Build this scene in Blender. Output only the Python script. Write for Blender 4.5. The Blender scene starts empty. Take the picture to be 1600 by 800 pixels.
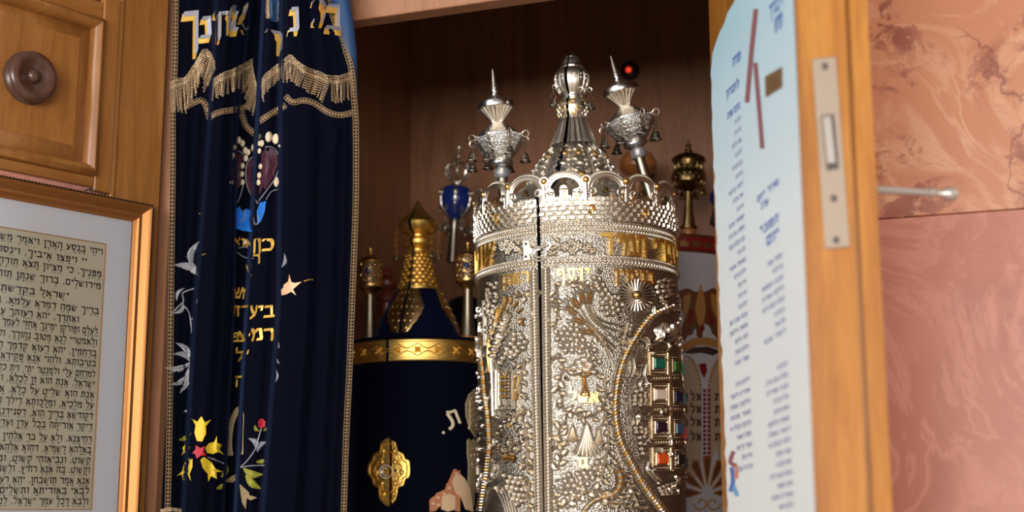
import bpy, math, random
from mathutils import Vector, Matrix
random.seed(7)
PI = math.pi
sc = bpy.context.scene
col = sc.collection

# ------------------------------------------------------------------ camera, world, lights, exposure
F = 2150.0                      # focal length in pixels of the 1600 px wide frame
TH = math.radians(10.5)         # the camera looks up a little
CT, ST = math.cos(TH), math.sin(TH)
EYE = Vector((0, 0, 1.5))
cd = bpy.data.cameras.new('camera')
cam = bpy.data.objects.new('camera', cd); col.objects.link(cam)
cam.location = EYE; cam.rotation_euler = (PI/2 + TH, 0, 0)
cd.sensor_width = 36.0; cd.lens = 36.0*F/1600; cd.clip_start = .05
cd.dof.use_dof = True; cd.dof.focus_distance = 1.52; cd.dof.aperture_fstop = 3.8
sc.camera = cam
vs = sc.view_settings
vs.view_transform = 'Standard'; vs.look = 'None'; vs.gamma = 1.0; vs.use_curve_mapping = False
vs.exposure = 0.0

world = bpy.data.worlds.new('world'); sc.world = world; world.use_nodes = True
bg = world.node_tree.nodes['Background']
bg.inputs[0].default_value = (.95, .93, .92, 1); bg.inputs[1].default_value = .30

def area(name, loc, target, sx, sy, power, color):
    l = bpy.data.lights.new(name, 'AREA'); l.shape = 'RECTANGLE'; l.size = sx; l.size_y = sy
    l.energy = power; l.color = color
    o = bpy.data.objects.new(name, l); col.objects.link(o)
    o.location = loc
    o.rotation_euler = (Vector(target) - Vector(loc)).to_track_quat('-Z', 'Y').to_euler()
    return o
area('key_softbox_left', (-2.3, -1.3, 2.6), (0, 1.5, 1.6), 1.6, 1.8, 70, (.93, .96, 1))  # unseen soft box as key from the upper left, no window there
area('front_softbox', (-.55, -2.5, 1.85), (.05, 1.6, 1.75), 2.6, 1.1, 138, (1, .98, .95))  # added frontal soft box that brightens the ark interior, not a window
area('fill_softbox_right', (2.5, .2, 2.3), (.9, 1.3, 1.7), 1.0, 1.6, 40, (1, .95, .9))  # added soft box as fill for the left door, not a window

# ------------------------------------------------------------------ geometry helpers
def ray(px, py):
    a = (px-800)/F; b = (400-py)/F
    return Vector((a, CT - b*ST, ST + b*CT))
def W(px, py, Y):
    d = ray(px, py); return EYE + d*(Y/d.y)
def mpp(py, Y): return Y/ray(800, py).y/F          # metres per pixel at depth Y
def hit(px, py, p, n):
    d = ray(px, py); return EYE + d*((p-EYE).dot(n)/d.dot(n))
def lerp(a, b, t): return a + (b-a)*t
def pw(pts, x):                                    # piecewise linear
    if x <= pts[0][0]:
        (x0, y0), (x1, y1) = pts[0], pts[1]
    elif x >= pts[-1][0]:
        (x0, y0), (x1, y1) = pts[-2], pts[-1]
    else:
        for (x0, y0), (x1, y1) in zip(pts, pts[1:]):
            if x0 <= x <= x1: break
    return y0 + (y1-y0)*(x-x0)/(x1-x0)
def sm(keys, x):                                   # smooth (cosine) interpolation of sorted keys
    if x <= keys[0][0]: return keys[0][1]
    for (x0, y0), (x1, y1) in zip(keys, keys[1:]):
        if x <= x1:
            t = (x-x0)/max(1e-6, x1-x0); t = t*t*(3-2*t)
            return y0 + (y1-y0)*t
    return keys[-1][1]
def cr(pts, n=6):                                  # Catmull-Rom through points
    P = [pts[0]] + list(pts) + [pts[-1]]
    out = []
    for i in range(1, len(P)-2):
        p0, p1, p2, p3 = P[i-1], P[i], P[i+1], P[i+2]
        for k in range(n):
            t = k/n
            out.append(tuple(.5*(2*p1[j] + (p2[j]-p0[j])*t + (2*p0[j]-5*p1[j]+4*p2[j]-p3[j])*t*t
                     + (3*p1[j]-p0[j]-3*p2[j]+p3[j])*t**3) for j in range(len(p1))))
    out.append(tuple(pts[-1])); return out

ORG = {}
class MB:
    def __init__(s): s.v = []; s.f = []
    def add(s, vs_, fs):
        o = len(s.v); s.v += [tuple(p) for p in vs_]; s.f += [tuple(i+o for i in f) for f in fs]
    def grid(s, rows, close_u=False):
        n = len(rows[0]); o = len(s.v)
        for r in rows: s.v += [tuple(p) for p in r]
        for j in range(len(rows)-1):
            for i in range(n if close_u else n-1):
                i2 = (i+1) % n
                s.f.append((o+j*n+i, o+j*n+i2, o+(j+1)*n+i2, o+(j+1)*n+i))
    def hexa(s, c):                                # 8 corners: bottom ring 0-3, top ring 4-7
        s.add(c, [(0,3,2,1), (4,5,6,7), (0,1,5,4), (1,2,6,5), (2,3,7,6), (3,0,4,7)])
    def tube(s, path, r, seg=8, cap=True):
        path = [Vector(p) for p in path]; rows = []
        up = None
        for i, p in enumerate(path):
            t = (path[min(i+1, len(path)-1)] - path[max(i-1, 0)]).normalized()
            if up is None:
                up = t.orthogonal().normalized()
            up = (up - t*up.dot(t)).normalized(); b = t.cross(up)
            rr = r[i] if isinstance(r, (list, tuple)) else r
            rows.append([p + up*rr*math.cos(2*PI*k/seg) + b*rr*math.sin(2*PI*k/seg) for k in range(seg)])
        o = len(s.v); s.grid(rows, True)
        if cap:
            s.f.append(tuple(o+k for k in range(seg))[::-1]); e = o + (len(rows)-1)*seg
            s.f.append(tuple(e+k for k in range(seg)))
    def ball(s, c, r, seg=10, rings=6, sq=(1,1,1)):
        c = Vector(c)
        rows = [[c + Vector((r*sq[0]*math.sin(PI*j/rings)*math.cos(2*PI*i/seg), r*sq[1]*math.sin(PI*j/rings)*math.sin(2*PI*i/seg),
                 -r*sq[2]*math.cos(PI*j/rings))) for i in range(seg)] for j in range(rings+1)]
        s.grid(rows, True)
    def torus(s, c, R, r, ax1, ax2, seg=16, ms=6):
        c = Vector(c); a = Vector(ax1).normalized(); b = Vector(ax2).normalized(); n = a.cross(b)
        rows = []
        for j in range(seg+1):
            d = a*math.cos(2*PI*j/seg) + b*math.sin(2*PI*j/seg)
            rows.append([c + d*(R + r*math.cos(2*PI*k/ms)) + n*r*math.sin(2*PI*k/ms) for k in range(ms)])
        s.grid(rows, True)
    def build(s, name, mat, parent=None, ang=38, kind=None, label=None, local=False):
        me = bpy.data.meshes.new(name)
        off = Vector((0,0,0)) if (local or parent is None) else ORG[parent]
        me.from_pydata([tuple(Vector(p)-off) for p in s.v], [], s.f)
        me.validate(); me.update()
        import bmesh
        bm = bmesh.new(); bm.from_mesh(me); bmesh.ops.recalc_face_normals(bm, faces=bm.faces); bm.to_mesh(me); bm.free()
        for p in me.polygons: p.use_smooth = True
        me.set_sharp_from_angle(angle=math.radians(ang))
        me.materials.append(mat)
        o = bpy.data.objects.new(name, me); col.objects.link(o)
        if parent: o.parent = parent; ORG[o] = ORG[parent]
        else: ORG[o] = Vector((0,0,0))
        if kind: o['kind'] = kind
        if label: o['label'] = label
        return o

def tag(o, label, cat, group=None):
    o['label'] = label; o['category'] = cat
    if group: o['group'] = group
    return o
def thing(name, loc, label, cat, group=None):
    o = bpy.data.objects.new(name, None); col.objects.link(o); o.location = loc
    o.empty_display_size = .05; ORG[o] = Vector(loc)
    return tag(o, label, cat, group)
def box_pts(o, a, b, c):                           # corner o and three edge vectors
    return [o, o+a, o+a+b, o+b, o+c, o+a+c, o+a+b+c, o+b+c]
def bevel_box(mb, o, a, b, c, r):                  # box with chamfered edges: stacked inset rings along c
    la, lb, lc = a.length, b.length, c.length
    ua, ub, uc = a/la, b/lb, c/lc
    rows = []
    for (t, ins) in ((0, r), (r, 0), (lc-r, 0), (lc, r)):
        q = o + uc*t
        rows.append([q+ua*ins+ub*(ins+r*.0), q+ua*(la-ins)+ub*ins, q+ua*(la-ins)+ub*(lb-ins), q+ua*ins+ub*(lb-ins)])
    st = len(mb.v); mb.grid(rows, True)
    mb.f.append((st+3, st+2, st+1, st)); mb.f.append((st+12, st+13, st+14, st+15))

# ------------------------------------------------------------------ materials
MATS = {}
def srgb(r, g, b):
    f = lambda c: (c/12.92 if c <= .04045 else ((c+.055)/1.055)**2.4)
    return (f(r/255), f(g/255), f(b/255), 1)
def mat(name, color=(.5,.5,.5,1), rough=.5, metal=0, **kw):
    m = bpy.data.materials.new(name); m.use_nodes = True
    p = m.node_tree.nodes['Principled BSDF']
    p.inputs['Base Color'].default_value = color; p.inputs['Roughness'].default_value = rough; p.inputs['Metallic'].default_value = metal
    for k, v in kw.items(): p.inputs[k.replace('_', ' ')].default_value = v
    MATS[name] = m; return m
def nodes(m): return m.node_tree.nodes, m.node_tree.links, m.node_tree.nodes['Principled BSDF']
def coords(m, scale=(1,1,1), rot=(0,0,0)):
    N, L, P = nodes(m)
    tc = N.new('ShaderNodeTexCoord'); mp = N.new('ShaderNodeMapping')
    mp.inputs['Scale'].default_value = scale; mp.inputs['Rotation'].default_value = rot
    L.new(tc.outputs['Object'], mp.inputs['Vector']); return mp.outputs['Vector']
def noise(m, vec, scale, detail=4, rough=.5, dist=0):
    N, L, P = nodes(m); n = N.new('ShaderNodeTexNoise')
    n.inputs['Scale'].default_value = scale; n.inputs['Detail'].default_value = detail
    n.inputs['Roughness'].default_value = rough; n.inputs['Distortion'].default_value = dist
    L.new(vec, n.inputs['Vector']); return n.outputs['Fac']
def ramp(m, fac, stops):
    N, L, P = nodes(m); r = N.new('ShaderNodeValToRGB')
    e = r.color_ramp.elements
    while len(e) < len(stops): e.new(.5)
    for i, (pos, c) in enumerate(stops): e[i].position = pos; e[i].color = c
    L.new(fac, r.inputs['Fac']); return r.outputs['Color']
def mix(m, fac, a, b, mode='MIX'):
    N, L, P = nodes(m); x = N.new('ShaderNodeMix'); x.data_type = 'RGBA'; x.blend_type = mode
    if isinstance(fac, float): x.inputs[0].default_value = fac
    else: L.new(fac, x.inputs[0])
    for s, v in ((6, a), (7, b)):
        if isinstance(v, tuple): x.inputs[s].default_value = v
        else: L.new(v, x.inputs[s])
    return x.outputs[2]
def bump(m, fac, strength=.3, dist=.001):
    N, L, P = nodes(m); b = N.new('ShaderNodeBump')
    b.inputs['Strength'].default_value = strength; b.inputs['Distance'].default_value = dist
    L.new(fac, b.inputs['Height']); L.new(b.outputs['Normal'], P.inputs['Normal'])
def setc(m, c): nodes(m)[1].new(c, nodes(m)[2].inputs['Base Color'])
def voro(m, vec, scale, feature='F1'):
    N, L, P = nodes(m); v = N.new('ShaderNodeTexVoronoi'); v.feature = feature; v.inputs['Scale'].default_value = scale
    L.new(vec, v.inputs['Vector']); return v.outputs['Distance']

def wood(name, c0, c1, c2, rough=.35, scale=(9, 9, .9)):
    m = mat(name, c1, rough)
    v = coords(m, scale)
    a = noise(m, v, 6, 6, .6, .6); b = noise(m, v, 40, 3, .6, .2)
    c = ramp(m, a, [(.25, c0), (.5, c1), (.75, c2)])
    d = ramp(m, b, [(.3, (.72,.68,.64,1)), (.62, (1,1,1,1))])
    setc(m, mix(m, .55, c, d, 'MULTIPLY')); bump(m, b, .08, .0006)
    m.node_tree.nodes['Principled BSDF'].inputs['Coat Weight'].default_value = .0 if rough >= .5 else .25
    m.node_tree.nodes['Principled BSDF'].inputs['Coat Roughness'].default_value = .2
    return m
wood('wood_left', srgb(130,80,34), srgb(150,96,44), srgb(166,112,56))
wood('wood_left_rail', srgb(130,80,34), srgb(150,96,44), srgb(166,112,56), scale=(.9, .9, 9))
wood('wood_right', srgb(146,88,28), srgb(168,106,36), srgb(184,124,50))
wood('wood_interior', srgb(134,88,60), srgb(156,106,74), srgb(168,118,84), .6)
wood('wood_knob', srgb(66,40,30), srgb(82,52,40), srgb(94,62,48), .28)
wood('wood_turned', srgb(150,88,40), srgb(170,104,50), srgb(186,120,60), .35)
wood('wood_red', srgb(92,38,26), srgb(110,48,32), srgb(124,58,40), .4)

SIL = srgb(226, 215, 198)
mat('silver', SIL, .34, 1)
m = mat('silver_ground', srgb(176, 166, 152), .34, 1)
v = coords(m); N, L, P = nodes(m)
vd = voro(m, v, 580); bump(m, vd, .85, .0008)
m = mat('silver_chased', srgb(212, 204, 192), .32, 1)
v = coords(m); a = noise(m, v, 260, 3, .6, .8); bump(m, a, .9, .0016)
mat('silver_reflect_warm', srgb(204, 180, 144), .4, 1)  # warm reflection of the wood put into the base colour of the settings
mat('silver_shade_tarnish', srgb(84, 76, 68), .5, 1)  # dark tone for relief outlines: recess reflection painted in, with tarnish
mat('silver_bright', srgb(228, 228, 228), .23, 1)
mat('silver_old', srgb(150, 140, 126), .35, 1)
mat('gilt', srgb(224, 184, 112), .36, 1)
mat('gold', srgb(236, 192, 104), .42, 1)
m = mat('gold_chased', srgb(232, 188, 100), .42, 1)
v = coords(m); a = noise(m, v, 190, 2, .5, .6); bump(m, a, .6, .0012)
mat('gold_dull', srgb(198, 160, 104), .34, 1)
mat('brass', srgb(176, 150, 96), .26, 1)
mat('brass_dark', srgb(128, 104, 66), .3, 1)
mat('pewter', srgb(166, 152, 130), .36, 1)
mat('steel', srgb(160,142,124), .5, .5)
mat('steel_bright', srgb(186,174,164), .36, .7)
mat('steel_dark', srgb(96, 88, 84), .45, .8)
def velvet(name, c, sheen, tint, w=.5):
    m = mat(name, c, .85)
    P = m.node_tree.nodes['Principled BSDF']
    P.inputs['Sheen Weight'].default_value = w; P.inputs['Sheen Roughness'].default_value = sheen; P.inputs['Sheen Tint'].default_value = tint
    P.inputs['Specular IOR Level'].default_value = .03
    bump(m, noise(m, coords(m), 900, 2), .2, .0006); return m
velvet('velvet_navy', srgb(6,7,18), .4, (.10,.16,.42,1), .2)
velvet('velvet_blue', srgb(10,12,34), .4, (.2,.25,.6,1), .12)
velvet('velvet_black', srgb(12,12,16), .5, (.2,.2,.3,1), .2)
mat('lining_blue', srgb(20,58,98), .6)
def thread(name, c, rough=.5, metal=0, sc_=700):
    m = mat(name, c, rough, metal); bump(m, noise(m, coords(m, (1,1,1)), sc_, 2), .5, .0008); return m
thread('thread_gold', srgb(226,176,78), .4, .35)
thread('thread_silver', srgb(150,148,158), .4, .3)
thread('thread_beige', srgb(216,192,158), .34, .65)
thread('thread_bead', srgb(216,196,164), .55)
thread('thread_yellow', srgb(222,186,40), .6)
thread('thread_red', srgb(178,18,40), .6)
thread('thread_maroon', srgb(62,14,34), .6, 0, 350)
thread('thread_blue', srgb(32,108,196), .5)
thread('thread_peach', srgb(226,182,140), .55)
thread('thread_olive', srgb(142,138,44), .6)
thread('thread_grey', srgb(158,156,160), .5)
thread('thread_tan', srgb(146,126,92), .6)
thread('thread_brick', srgb(176,112,78), .6)
thread('thread_stone', srgb(206,170,134), .6)
m = mat('mat_board', srgb(234,234,240), .5); bump(m, noise(m, coords(m), 60, 5, .6), .06, .002)
m = mat('parchment', srgb(212,202,178), .7); setc(m, ramp(m, noise(m, coords(m), 14, 4), [(.3, srgb(214,202,172)), (.7, srgb(226,218,198))]))
mat('ink', srgb(48,38,36), .7)
mat('bevel_orange', srgb(214,160,104), .6)
mat('frame_gold', srgb(158,104,54), .42, .7)
mat('frame_dark', srgb(44,28,20), .4, .3)
mat('frame_bead', srgb(196,150,92), .34, .8)
m = bpy.data.materials.new('glass_pane'); m.use_nodes = True; MATS['glass_pane'] = m
N = m.node_tree.nodes; L = m.node_tree.links; N.remove(N['Principled BSDF'])
tr = N.new('ShaderNodeBsdfTransparent'); gl = N.new('ShaderNodeBsdfGlossy'); gl.inputs['Roughness'].default_value = .08
fr = N.new('ShaderNodeFresnel'); fr.inputs['IOR'].default_value = 1.42; mx = N.new('ShaderNodeMixShader')
L.new(fr.outputs[0], mx.inputs[0]); L.new(tr.outputs[0], mx.inputs[1]); L.new(gl.outputs[0], mx.inputs[2]); L.new(mx.outputs[0], N['Material Output'].inputs['Surface'])
mat('crystal', (.93,.95,.97,1), .05, 0, Transmission_Weight=.85, IOR=1.5)
for n_, c_ in (('emerald', (18,98,78)), ('green', (70,128,48)), ('white', (226,204,182)), ('navy', (24,28,78)), ('purple', (44,22,42)),
               ('skyblue', (92,120,156)), ('orange', (226,84,28)), ('black', (24,24,28)), ('teal', (20,80,84)), ('red', (150,24,30))):
    mat('gem_'+n_, srgb(*c_), .12, 0, Coat_Weight=.6)
mat('enamel_blue', srgb(26,44,110), .2, 0, Coat_Weight=.5)
# polished stone
def marble(name, base, light, dark, veincol, seed, veins):
    m = mat(name, base, .4, 0, Specular_IOR_Level=.35)
    v = coords(m, (1,1,1), (.3, .2, seed))
    w = noise(m, v, 5.5, 7, .62, 1.6); w2 = noise(m, v, 2.2, 5, .6, 2.2); w3 = noise(m, v, 34, 6, .7, .8)
    c = ramp(m, w, [(.3, dark), (.40, base), (.455, light), (.49, base), (.55, base), (.585, light), (.62, base), (.70, light)])
    c = mix(m, ramp(m, w2, [(.40, (0,0,0,1)), (.66, (.8,.8,.8,1))]), c, light if veins < .5 else base)
    bl = ramp(m, w3, [(.51, (0,0,0,1)), (.57, (1,1,1,1))]); zone = ramp(m, noise(m, v, 6.5, 3, .5, .6), [(.5, (0,0,0,1)), (.6, (1,1,1,1))])
    sp = mix(m, 1.0, bl, zone, 'MULTIPLY')
    N, L, P = nodes(m)
    c = mix(m, mix(m, 1.0, sp, (veins, veins, veins, 1), 'MULTIPLY'), c, veincol)
    ve = N.new('ShaderNodeTexVoronoi'); ve.feature = 'DISTANCE_TO_EDGE'; ve.inputs['Scale'].default_value = 6.0
    nz = N.new('ShaderNodeTexNoise'); nz.inputs['Scale'].default_value = 9; nz.inputs['Detail'].default_value = 5
    L.new(v, nz.inputs['Vector'])
    ad = N.new('ShaderNodeMix'); ad.data_type = 'VECTOR'; ad.inputs[0].default_value = .16
    L.new(v, ad.inputs[4]); L.new(nz.outputs['Color'], ad.inputs[5]); L.new(ad.outputs[1], ve.inputs['Vector'])
    vr = ramp(m, ve.outputs['Distance'], [(.0, (1,1,1,1)), (.012, (0,0,0,1))])
    vm = mix(m, 1.0, vr, ramp(m, noise(m, v, 3.1, 2), [(.5, (0,0,0,1)), (.58, (1,1,1,1))]), 'MULTIPLY')
    c = mix(m, mix(m, 1.0, vm, (veins, veins, veins, 1), 'MULTIPLY'), c, veincol)
    setc(m, c); return m
marble('marble_orange', srgb(182,120,86), srgb(202,154,120), srgb(168,100,70), srgb(128,66,50), .4, .9)
marble('marble_rose', srgb(166,99,78), srgb(182,118,98), srgb(154,87,67), srgb(134,74,58), 2.1, .25)
mat('floor_stone', srgb(170,160,148), .5)

# ------------------------------------------------------------------ pen-drawn Hebrew letters (x to the right, y up, x-height 1)
GL = {
'א': (.80, [[(.1,.95),(.72,.06)], [(.7,.95),(.64,.7),(.47,.5)], [(.26,.68),(.13,.38),(.12,.06),(.26,.05)]]),
'ב': (.80, [[(.1,.92),(.6,.92),(.63,.08)], [(.0,.07),(.78,.07)]]),
'ג': (.56, [[(.16,.92),(.4,.92),(.42,.35),(.52,.03)], [(.42,.32),(.1,.04)]]),
'ד': (.74, [[(.02,.92),(.72,.92)], [(.58,.92),(.56,.03)]]),
'ה': (.76, [[(.02,.92),(.68,.92),(.66,.03)], [(.13,.58),(.13,.03)]]),
'ו': (.36, [[(.05,.92),(.28,.92),(.26,.03)]]),
'ז': (.44, [[(.02,.94),(.4,.86)], [(.2,.9),(.24,.03)]]),
'ח': (.78, [[(.02,.92),(.7,.92),(.68,.03)], [(.12,.9),(.12,.03)]]),
'ט': (.78, [[(.06,.92),(.1,.1),(.6,.06),(.7,.6),(.6,.92),(.42,.84)]]),
'י': (.34, [[(.05,.92),(.28,.92),(.24,.62)]]),
'כ': (.70, [[(.05,.92),(.5,.92),(.62,.7),(.62,.3),(.5,.07),(.05,.07)]]),
'ך': (.70, [[(.02,.92),(.62,.92),(.6,-.36)]]),
'ל': (.66, [[(.1,1.42),(.1,.92),(.6,.92),(.56,.5),(.3,.03)]]),
'מ': (.80, [[(.05,.94),(.2,.62),(.08,.03)], [(.2,.66),(.42,.92),(.62,.9),(.7,.08),(.42,.06)]]),
'ם': (.76, [[(.05,.92),(.66,.92),(.66,.07),(.12,.07),(.12,.92)]]),
'נ': (.50, [[(.12,.92),(.36,.92),(.4,.07),(.02,.07)]]),
'ן': (.36, [[(.05,.92),(.26,.92),(.25,-.36)]]),
'ס': (.78, [[(.02,.92),(.66,.92),(.72,.5),(.45,.05),(.16,.3),(.12,.9)]]),
'ע': (.70, [[(.1,.92),(.2,.55),(.46,.2)], [(.62,.92),(.6,.5),(.4,.18),(.02,-.06)]]),
'פ': (.74, [[(.36,.52),(.14,.58),(.12,.92),(.55,.92),(.66,.6),(.6,.07),(.05,.07)]]),
'ף': (.74, [[(.36,.52),(.14,.58),(.12,.92),(.58,.92),(.64,.6),(.62,-.36)]]),
'צ': (.74, [[(.1,.94),(.3,.6),(.64,.07),(.04,.07)], [(.62,.94),(.6,.7),(.42,.48)]]),
'ץ': (.70, [[(.1,.94),(.3,.55),(.32,-.36)], [(.62,.94),(.56,.6),(.34,.42)]]),
'ק': (.76, [[(.05,.92),(.68,.92),(.62,.5),(.42,.1)], [(.14,.6),(.14,-.36)]]),
'ר': (.70, [[(.02,.92),(.54,.92),(.63,.75),(.61,.03)]]),
'ש': (.94, [[(.08,.92),(.16,.1),(.55,.06),(.86,.92)], [(.46,.92),(.45,.6),(.2,.36)]]),
'ת': (.80, [[(.08,.92),(.66,.92),(.68,.03)], [(.22,.9),(.2,.07),(.02,.07)]]),
'.': (.30, [[(.12,.08),(.18,.06)]]), ',': (.30, [[(.16,.1),(.1,-.14)]]), "'": (.3, [[(.16,.95),(.1,.7)]]), '"': (.44, [[(.14,.95),(.1,.7)], [(.32,.95),(.28,.7)]]),
' ': (.42, []),
}
def hull(P):
    P = sorted(set((round(x, 5), round(y, 5)) for x, y in P))
    def half(Q):
        h = []
        for p in Q:
            while len(h) >= 2 and (h[-1][0]-h[-2][0])*(p[1]-h[-2][1])-(h[-1][1]-h[-2][1])*(p[0]-h[-2][0]) <= 0: h.pop()
            h.append(p)
        return h
    a = half(P); b = half(P[::-1]); return a[:-1] + b[:-1]
def glyph(ch, nx=.055, ny=.115, sl=.035):          # convex pieces of one letter; broad nib: thick across, thin down
    out = []
    nib = [(-nx-sl, -ny), (nx-sl, -ny), (nx+sl, ny), (-nx+sl, ny)]
    for st in GL[ch][1]:
        for (x0, y0), (x1, y1) in zip(st, st[1:]):
            out.append(hull([(x0+a, y0+b) for a, b in nib] + [(x1+a, y1+b) for a, b in nib]))
    return out
def put(mb, S, poly, e0, e1, inset=0):             # one convex prism on a surface S(px, py, e)
    n = len(poly)
    if e1 is None or e0 is None:
        e = e0 if e1 is None else e1
        mb.add([S(x, y, e) for x, y in poly], [tuple(range(n))]); return
    cx = sum(p[0] for p in poly)/n; cy = sum(p[1] for p in poly)/n
    lo = [S(x, y, e0) for x, y in poly]; k = 1-inset
    hi = [S(cx+(x-cx)*k, cy+(y-cy)*k, e1) for x, y in poly]
    mb.add(lo+hi, [tuple(range(n, 2*n))] + [(i, (i+1) % n, n+(i+1) % n, n+i) for i in range(n)])
def letter(mb, S, ch, x, y, w, h, e0, e1, dy=0, nib=None):   # x left edge, y baseline, w,h size in px; dy = slope of the line
    gw = GL[ch][0]
    for poly in glyph(ch, *(nib or (.055, .115, .035))):
        put(mb, S, [(x+a*w/gw, y-b*h+a*w/gw*dy) for a, b in poly], e0, e1)

# ornaments laid on a surface S(px, py, e); e = metres above the surface
OUT = {}                                           # dark footprint under each raised ornament: recess shade and tarnish put into colour
def blob(mb, S, x, y, rx, ry, ang=0, h=.001, seg=8):
    if id(mb) in OUT:
        ca, sa = math.cos(ang), math.sin(ang); g = OUT[id(mb)]; k = 1.1
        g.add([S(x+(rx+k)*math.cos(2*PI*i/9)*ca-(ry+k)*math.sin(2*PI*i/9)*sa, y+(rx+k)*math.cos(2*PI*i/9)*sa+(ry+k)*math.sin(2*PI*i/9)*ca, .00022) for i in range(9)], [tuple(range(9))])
    ca, sa = math.cos(ang), math.sin(ang); rows = []
    for k, e in ((1, -.0003), (.82, .55*h), (.45, .9*h)):
        rows.append([S(x+k*(rx*math.cos(2*PI*i/seg)*ca-ry*math.sin(2*PI*i/seg)*sa), y+k*(rx*math.cos(2*PI*i/seg)*sa+ry*math.sin(2*PI*i/seg)*ca), e) for i in range(seg)])
    o = len(mb.v); mb.grid(rows, True); mb.v.append(tuple(S(x, y, h))); a = len(mb.v)-1
    for i in range(seg): mb.f.append((o+2*seg+i, o+2*seg+(i+1) % seg, a))
def stroke(mb, S, pts, w, h, n=5, taper=False, flat=False):
    P = cr(pts, n) if n > 1 else pts; rows = []; grow = []
    for i, p in enumerate(P):
        a = P[max(i-1, 0)]; b = P[min(i+1, len(P)-1)]
        dx, dy = b[0]-a[0], b[1]-a[1]; l = math.hypot(dx, dy) or 1; nx, ny = -dy/l, dx/l
        ww = w*(1-.8*i/(len(P)-1)) if taper else w
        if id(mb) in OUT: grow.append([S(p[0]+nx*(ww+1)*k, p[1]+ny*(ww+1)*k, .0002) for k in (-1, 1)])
        prof = ((-1, .6), (1, .6)) if flat else ((-1, -.2), (-.65, .7), (0, 1), (.65, .7), (1, -.2))
        rows.append([S(p[0]+nx*ww*k, p[1]+ny*ww*k, h*e) for k, e in prof])
    mb.grid(rows)
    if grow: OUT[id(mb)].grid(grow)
def walk(pts, step, n=8):                          # evenly spaced points and headings along a path
    P = cr(pts, n); out = []; acc = 0
    for a, b in zip(P, P[1:]):
        l = math.hypot(b[0]-a[0], b[1]-a[1])
        while acc < l:
            t = acc/l; out.append((lerp(a[0], b[0], t), lerp(a[1], b[1], t), math.atan2(b[1]-a[1], b[0]-a[0]))); acc += step
        acc -= l
    return out
def rope(mbs, S, pts, w, h, step, slant=.9):
    for i, (x, y, a) in enumerate(walk(pts, step)):
        blob(mbs[i % len(mbs)], S, x, y, w*1.15, step*.62, a+slant, h, 8)
def beads(mb, S, pts, r, h, step):
    for x, y, a in walk(pts, step): blob(mb, S, x, y, r, r, 0, h, 6)
def leaf(mb, S, x, y, l, w, ang, h=.001, curve=.15):
    ca, sa = math.cos(ang), math.sin(ang); rows = []; grow = []
    for i in range(7):
        t = i/6; ww = w*math.sin(PI*min(1, t*.92+.06))**.8; c = curve*l*math.sin(PI*t)
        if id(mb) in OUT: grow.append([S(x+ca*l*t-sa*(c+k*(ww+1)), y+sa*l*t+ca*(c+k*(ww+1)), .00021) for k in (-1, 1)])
        rows.append([S(x+ca*l*t-sa*(c+k*ww), y+sa*l*t+ca*(c+k*ww), e*h) for k, e in ((-1, -.2), (-.5, .75), (0, .35), (.5, 1), (1, -.2))])
    mb.grid(rows)
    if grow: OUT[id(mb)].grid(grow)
def poly(mb, S, pts, e=.001, edge=True):           # star-shaped patch following the surface
    n = len(pts); cx = sum(p[0] for p in pts)/n; cy = sum(p[1] for p in pts)/n
    rows = [[S(cx+(x-cx)*k, cy+(y-cy)*k, ee) for x, y in pts] for k, ee in (((1, 0),) if edge else ()) + ((.96, e), (.66, e), (.33, e))]
    o = len(mb.v); mb.grid(rows, True); mb.v.append(tuple(S(cx, cy, e))); a = len(mb.v)-1; b = o+(len(rows)-1)*n
    for i in range(n): mb.f.append((b+i, b+(i+1) % n, a))

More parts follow.
